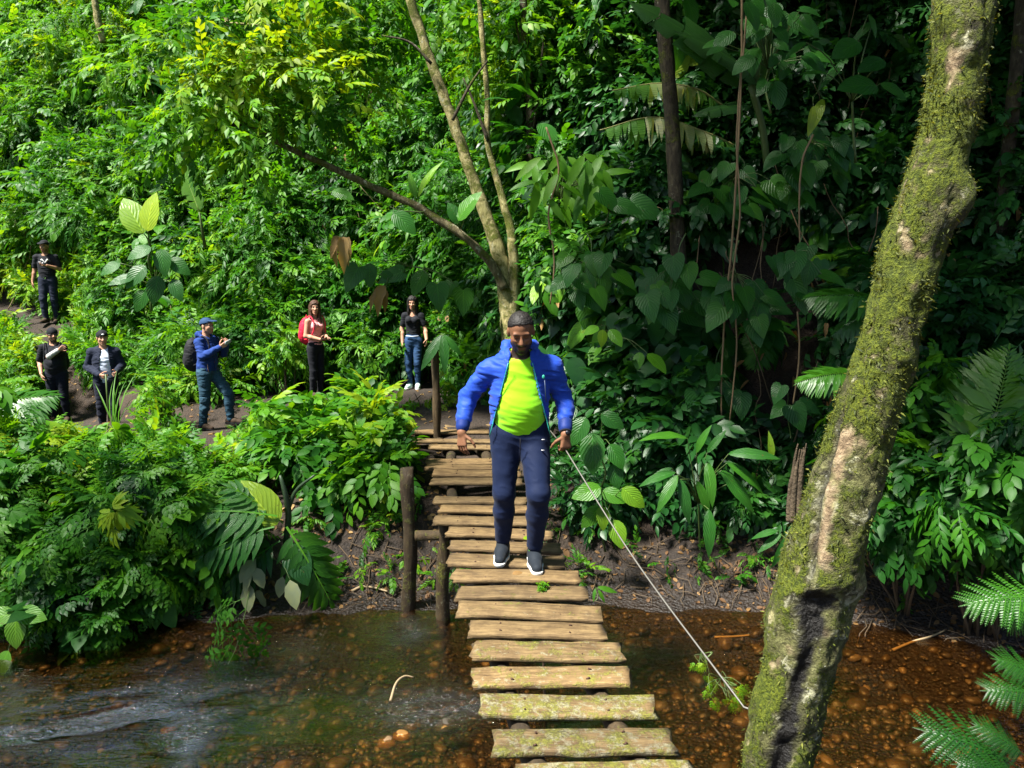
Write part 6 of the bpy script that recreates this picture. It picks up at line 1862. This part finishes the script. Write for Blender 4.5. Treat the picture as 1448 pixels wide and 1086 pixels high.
# 2 bearded man in a black cap, forearm in a grey sleeve raised across his chest
H = 1.70; P, d = stand(86, 597, 136, H)
def sleeve2(L):
    p = L['p']; e, w = np.array(p['elL']), np.array(p['wrL'])
    L['add']('arm_sleeve', [cone(e + (w - e) * .05, e + (w - e) * .93, .050, .040, .01)], GREYS, None, (.003, (20, 20, 20)))
    lettering(L['root'], L['W'], 'VNI', -.01, -.150, 1.20, .075, PRINT); lettering(L['root'], L['W'], 'LA', .02, -.155, 1.12, .05, PRINT)
    V, F = solid([cone(L['T']((-.06, -.075, .008)), L['T']((.06, -.075, .008)), .017, .017, .0, op=1), ], .006); mk('sunglasses', L['W'](V), F, PHONE, L['root'])
ph2 = dict(elL=(.16, -.16, 1.20), shL=(.18, -.02, 1.385), wrL=(.30, -.36, 1.385), uL=(.6, -.5, .5), nL=(0, 1, .2), curlL=55, elR=(-.27, .04, 1.13), wrR=(-.205, -.13, .93), uR=(.3, -.2, -1), cw=1.05, bw=1.08, yaw=28, pitch=2)
ph2.update(elL=(-.02, -.235, 1.245), shL=(.18, -.02, 1.385), wrL=(.185, -.33, 1.375), uL=(.8, -.3, .45))
ph2['shL'] = (.168, -.05, 1.38)
r2 = person('bearded man lifting a forearm in a grey sleeve across his black lettered shirt', P, 12, H, ph2, [o_trousers(DPANT), o_top(BLK, .016, .40, .88, wr=.006), o_shoes(BOOT, BLACK), o_cap(CAPK, brim=False, z0=.03), sleeve2], SKIN_L, .010, group=hk, belly=.03, seed=12, stubble=.85)
backpack('dark backpack worn by the bearded man in the black cap', P, 12, H / 1.75, (-.02, .235, 1.15), (.17, .11, .26), PACKK)

# 3 man in an open navy jacket over a pale shirt, backward cap, both hands on a green stalk
H = 1.72; P, d = stand(156, 613, 149, H)
ph3 = dict(elR=(-.27, .02, 1.14), wrR=(-.03, -.235, 1.03), uR=(.75, -.4, -.25), nR=(.2, .6, .2), curlR=55, elL=(.26, .03, 1.15), wrL=(.20, -.20, 1.06), uL=(.3, -.9, -.15), nL=(-1, 0, 0), curlL=50, yaw=20, pitch=4, cw=1.02, bw=1.03)
r3 = person('man in an open navy jacket over a pale blue shirt holding a green stalk', P, 14, H, ph3, [o_trousers(DPANT), o_top(PALES, .014, 0, .86, wr=.006), o_jacket(DNAVY, .030, .93, .90, .05, .10, .03, hood=False, wr=.006, w=1.06), o_shoes(BOOT, BLACK), o_cap(CAPK, brim=False, z0=.045, logo=PRINT), o_hair_short(HAIR_K, .006, .01)], SKIN_L, .010, group=hk, seed=13)
k = H / 1.75; ry = np.array(Matrix.Rotation(R(14), 3, 'Z')); tr = lambda v: (np.array(v) * k) @ ry.T + P
V, F = tube([tr((.075, -.29, 1.05)), tr((.07, -.285, .7)), tr((.06, -.27, .05))], .014, 8)
t = thing('walking_stick', 'green stalk used as a stick by the man in the open navy jacket', 'stick', tr((.06, -.27, .05))); mk('stalk', V, F, STEM, t)

# 4 man in a blue hooded jacket and cap seen in profile, phone near his mouth
H = 1.75; P, d = stand(300, 606, 159, H)
ph4 = dict(pelvis=(0, .02, .95), hipR=(-.085, .02, .90), hipL=(.085, .0, .90), kneeR=(-.09, .02, .49), ankR=(-.10, .09, .085), kneeL=(.10, -.27, .56), ankL=(.11, -.27, .16), toeL=8, elR=(-.25, -.10, 1.17), wrR=(-.10, -.31, 1.31), elL=(.25, -.10, 1.17), wrL=(.085, -.29, 1.355), uR=(.35, -.75, .45), nR=(.8, .3, .4), uL=(-.4, -.6, .6), nL=(-.8, .2, -.3), curlR=45, curlL=60, yaw=0, pitch=-2)
def zip4(L):
    V, F = tube([(-.14, -.10, 1.05), (-.145, -.115, .93)], .005, 5); mk('zip_pull', L['W'](V), F, plain('tan_cord', (.45, .25, .15), .7), L['root'])
r4 = person('man in blue cap and blue hooded jacket holding a phone at his chin', P, 72, H, ph4, [o_trousers(JEAN, .018, .98, 1.0, .008), o_jacket(HOODB, .020, .95, .93, .002, .0, 0, wr=.006, w=1.06, flare=.0), o_shoes(BOOT, BLACK), o_cap(CAPB), o_hair_short(HAIR_K, .006, .02), zip4], SKIN_L, .009, group=hk, seed=14, stubble=.4)
k = H / 1.75; ry = np.array(Matrix.Rotation(R(72), 3, 'Z')); tr = lambda v: (np.array(v) * k) @ ry.T + P
V, F = solid([cone((-.055, -.40, 1.375), (.03, -.405, 1.40), .030, .030, 0, .35)], .006)
tag(mk('phone', tr(V), F, plain('pale_phone', (.35, .40, .40), .35), origin=tr((-.02, -.40, 1.38))), 'pale phone held before the chin of the man in the blue cap', 'phone')
backpack('black backpack worn by the man in the blue hooded jacket', P, 72, k, (0, .26, 1.17), (.16, .13, .27), PACKK)

# 5 woman with long brown hair, pink top, red backpack, hands before her
H = 1.64; P, d = stand(449, 562, 138, H)
ph5 = dict(shR=(-.150, 0, 1.385), shL=(.150, 0, 1.385), elR=(-.20, .0, 1.13), wrR=(-.06, -.22, 1.07), elL=(.20, -.02, 1.14), wrL=(.06, -.25, 1.10), uR=(.4, -.8, .1), uL=(-.2, -.95, .05), nR=(.5, 0, .8), nL=(-.4, 0, -.8), curlR=45, curlL=40, yaw=-32, cw=.86, bw=.88, kneeR=(-.08, -.02, .49), ankR=(-.085, .03, .085), kneeL=(.08, -.02, .49), ankL=(.085, .03, .085))
r5 = person('young woman with long brown hair in a pink sleeveless top and black leggings', P, 52, H, ph5, [o_trousers(BLK, .008, .98, 1.0, .003), o_top(PINK, .008, 0, .98, wr=.004), o_shoes(BOOT, BLACK), o_hair_long(HAIR_B, .30)], SKIN_L, .009, True, group=hk, seed=15, lips=(.5, .14, .12))
backpack('bright red backpack on the woman in the pink top', P, 52, H / 1.75, (-.02, .20, 1.20), (.15, .115, .25), RED)

# 6 woman with long black hair, black v-neck top, blue jeans
H = 1.62; P, d = stand(586, 549, 131, H)
ph6 = dict(shR=(-.150, 0, 1.385), shL=(.150, 0, 1.385), elR=(-.215, .02, 1.13), wrR=(-.195, -.07, .885), elL=(.225, .0, 1.14), wrL=(.27, -.12, .95), cw=.86, bw=.90, yaw=2, pitch=9, uL=(.1, -.4, -1), ankR=(-.09, .03, .085), ankL=(.07, .0, .085), kneeL=(.075, -.04, .49))
def tattoo(L):
    V, F = solid(off(arm_prims(L['p'], 'R'), .0015)[:1], .008, lambda f_, X, Y, Z: np.maximum(f_, np.abs(Z - 1.20) - .022)); mk('tattoo', L['W'](V), F, plain('tattoo_ink', (.10, .055, .035), .6, var=.5), L['root'])
    V, F = tube([(-.12, -.115, 1.01), (0, -.135, 1.0), (.12, -.115, 1.01)], .010, 6); mk('belt_knot', L['W'](V), F, PALES, L['root'])
    V, F = solid([cone((-.03, -.125, 1.425), (.0, -.135, 1.35), .012, .004, 0), cone((.03, -.125, 1.425), (.0, -.135, 1.35), .012, .004, 0)], .006)
r6 = person('young woman with long black hair in a black cropped top and blue jeans', P, -4, H, ph6, [o_trousers(JEANB, .009, .98, 1.0, .004), o_top(BLK, .010, .32, 1.045, wr=.004, neckdip=.06), o_shoes(plain('pale_shoe', (.45, .6, .55), .7), WHITE), o_hair_long(HAIR_K, .27), tattoo], SKIN_L, .009, True, group=hk, seed=16, lips=(.45, .10, .09))
# ------------------------------------------------------------------ words for the masses and the setting
LAB = {
 'ground': ('dark brown earth of the banks, the trodden path and the steep forest slope', 'ground'),
 'stream': ('shallow clear brown stream flowing under the plank footbridge', 'stream'),
 'stream_pebbles': ('mixed brown pebbles covering the bed of the shallow stream', 'pebbles'),
 'hillside_undergrowth': ('dense small-leaved undergrowth covering the sunny hillside behind the hikers', 'undergrowth'),
 'hillside_undergrowth.001': ('glossy medium-sized oval leaves mixed through the sunny hillside growth', 'undergrowth'),
 'hillside_undergrowth.002': ('scattered large broad leaves standing out of the hillside growth', 'undergrowth'),
 'hillside_undergrowth.003': ('hand-shaped and feathery leaves scattered over the forest slope', 'undergrowth'),
 'shady_undergrowth': ('undergrowth coloured dark and bluish for shade on the bank behind the mossy trunk', 'undergrowth'),
 'shady_undergrowth.001': ('heart-shaped leaves coloured dark for shade on the bank beside the walking man', 'undergrowth'),
 'ground_foliage': ('bright low herbs carpeting the slope around the path and the hikers', 'herbs'),
 'ground_foliage.001': ('sparse low herbs on the bare earth between the path and the bushes', 'herbs'),
 'bank_undergrowth': ('cut-leaved low growth filling the gaps between the stream bank shrubs', 'undergrowth'),
 'bank_undergrowth.001': ('low shaded growth along the top of the earth bank under the taut cable', 'undergrowth'),
 'bank_undergrowth.002': ('tiny seedlings dotted over the dark bare earth bank', 'seedlings'),
 'leaf_litter': ('small brown fallen leaves strewn over the dark earth bank beside the bridge', 'leaf litter'),
 'leaf_litter.001': ('tan fallen leaves lying along the trodden path by the hikers', 'leaf litter'),
 'leaf_litter.002': ('brown fallen leaves at the water edge below the cut leaved shrubs', 'leaf litter'),
 'twig_litter': ('thin brown twigs scattered over the dark earth bank', 'twigs'),
 'dead_foliage': ('withered brown leaves hanging here and there in the forest growth', 'dead leaves'),
 'bare_stems_undergrowth': ('thin bare brown stems threading the hillside growth', 'stems'),
}
for n_, (l_, c_) in LAB.items():
    o = bpy.data.objects.get(n_)
    if o is not None: tag(o, l_, c_)
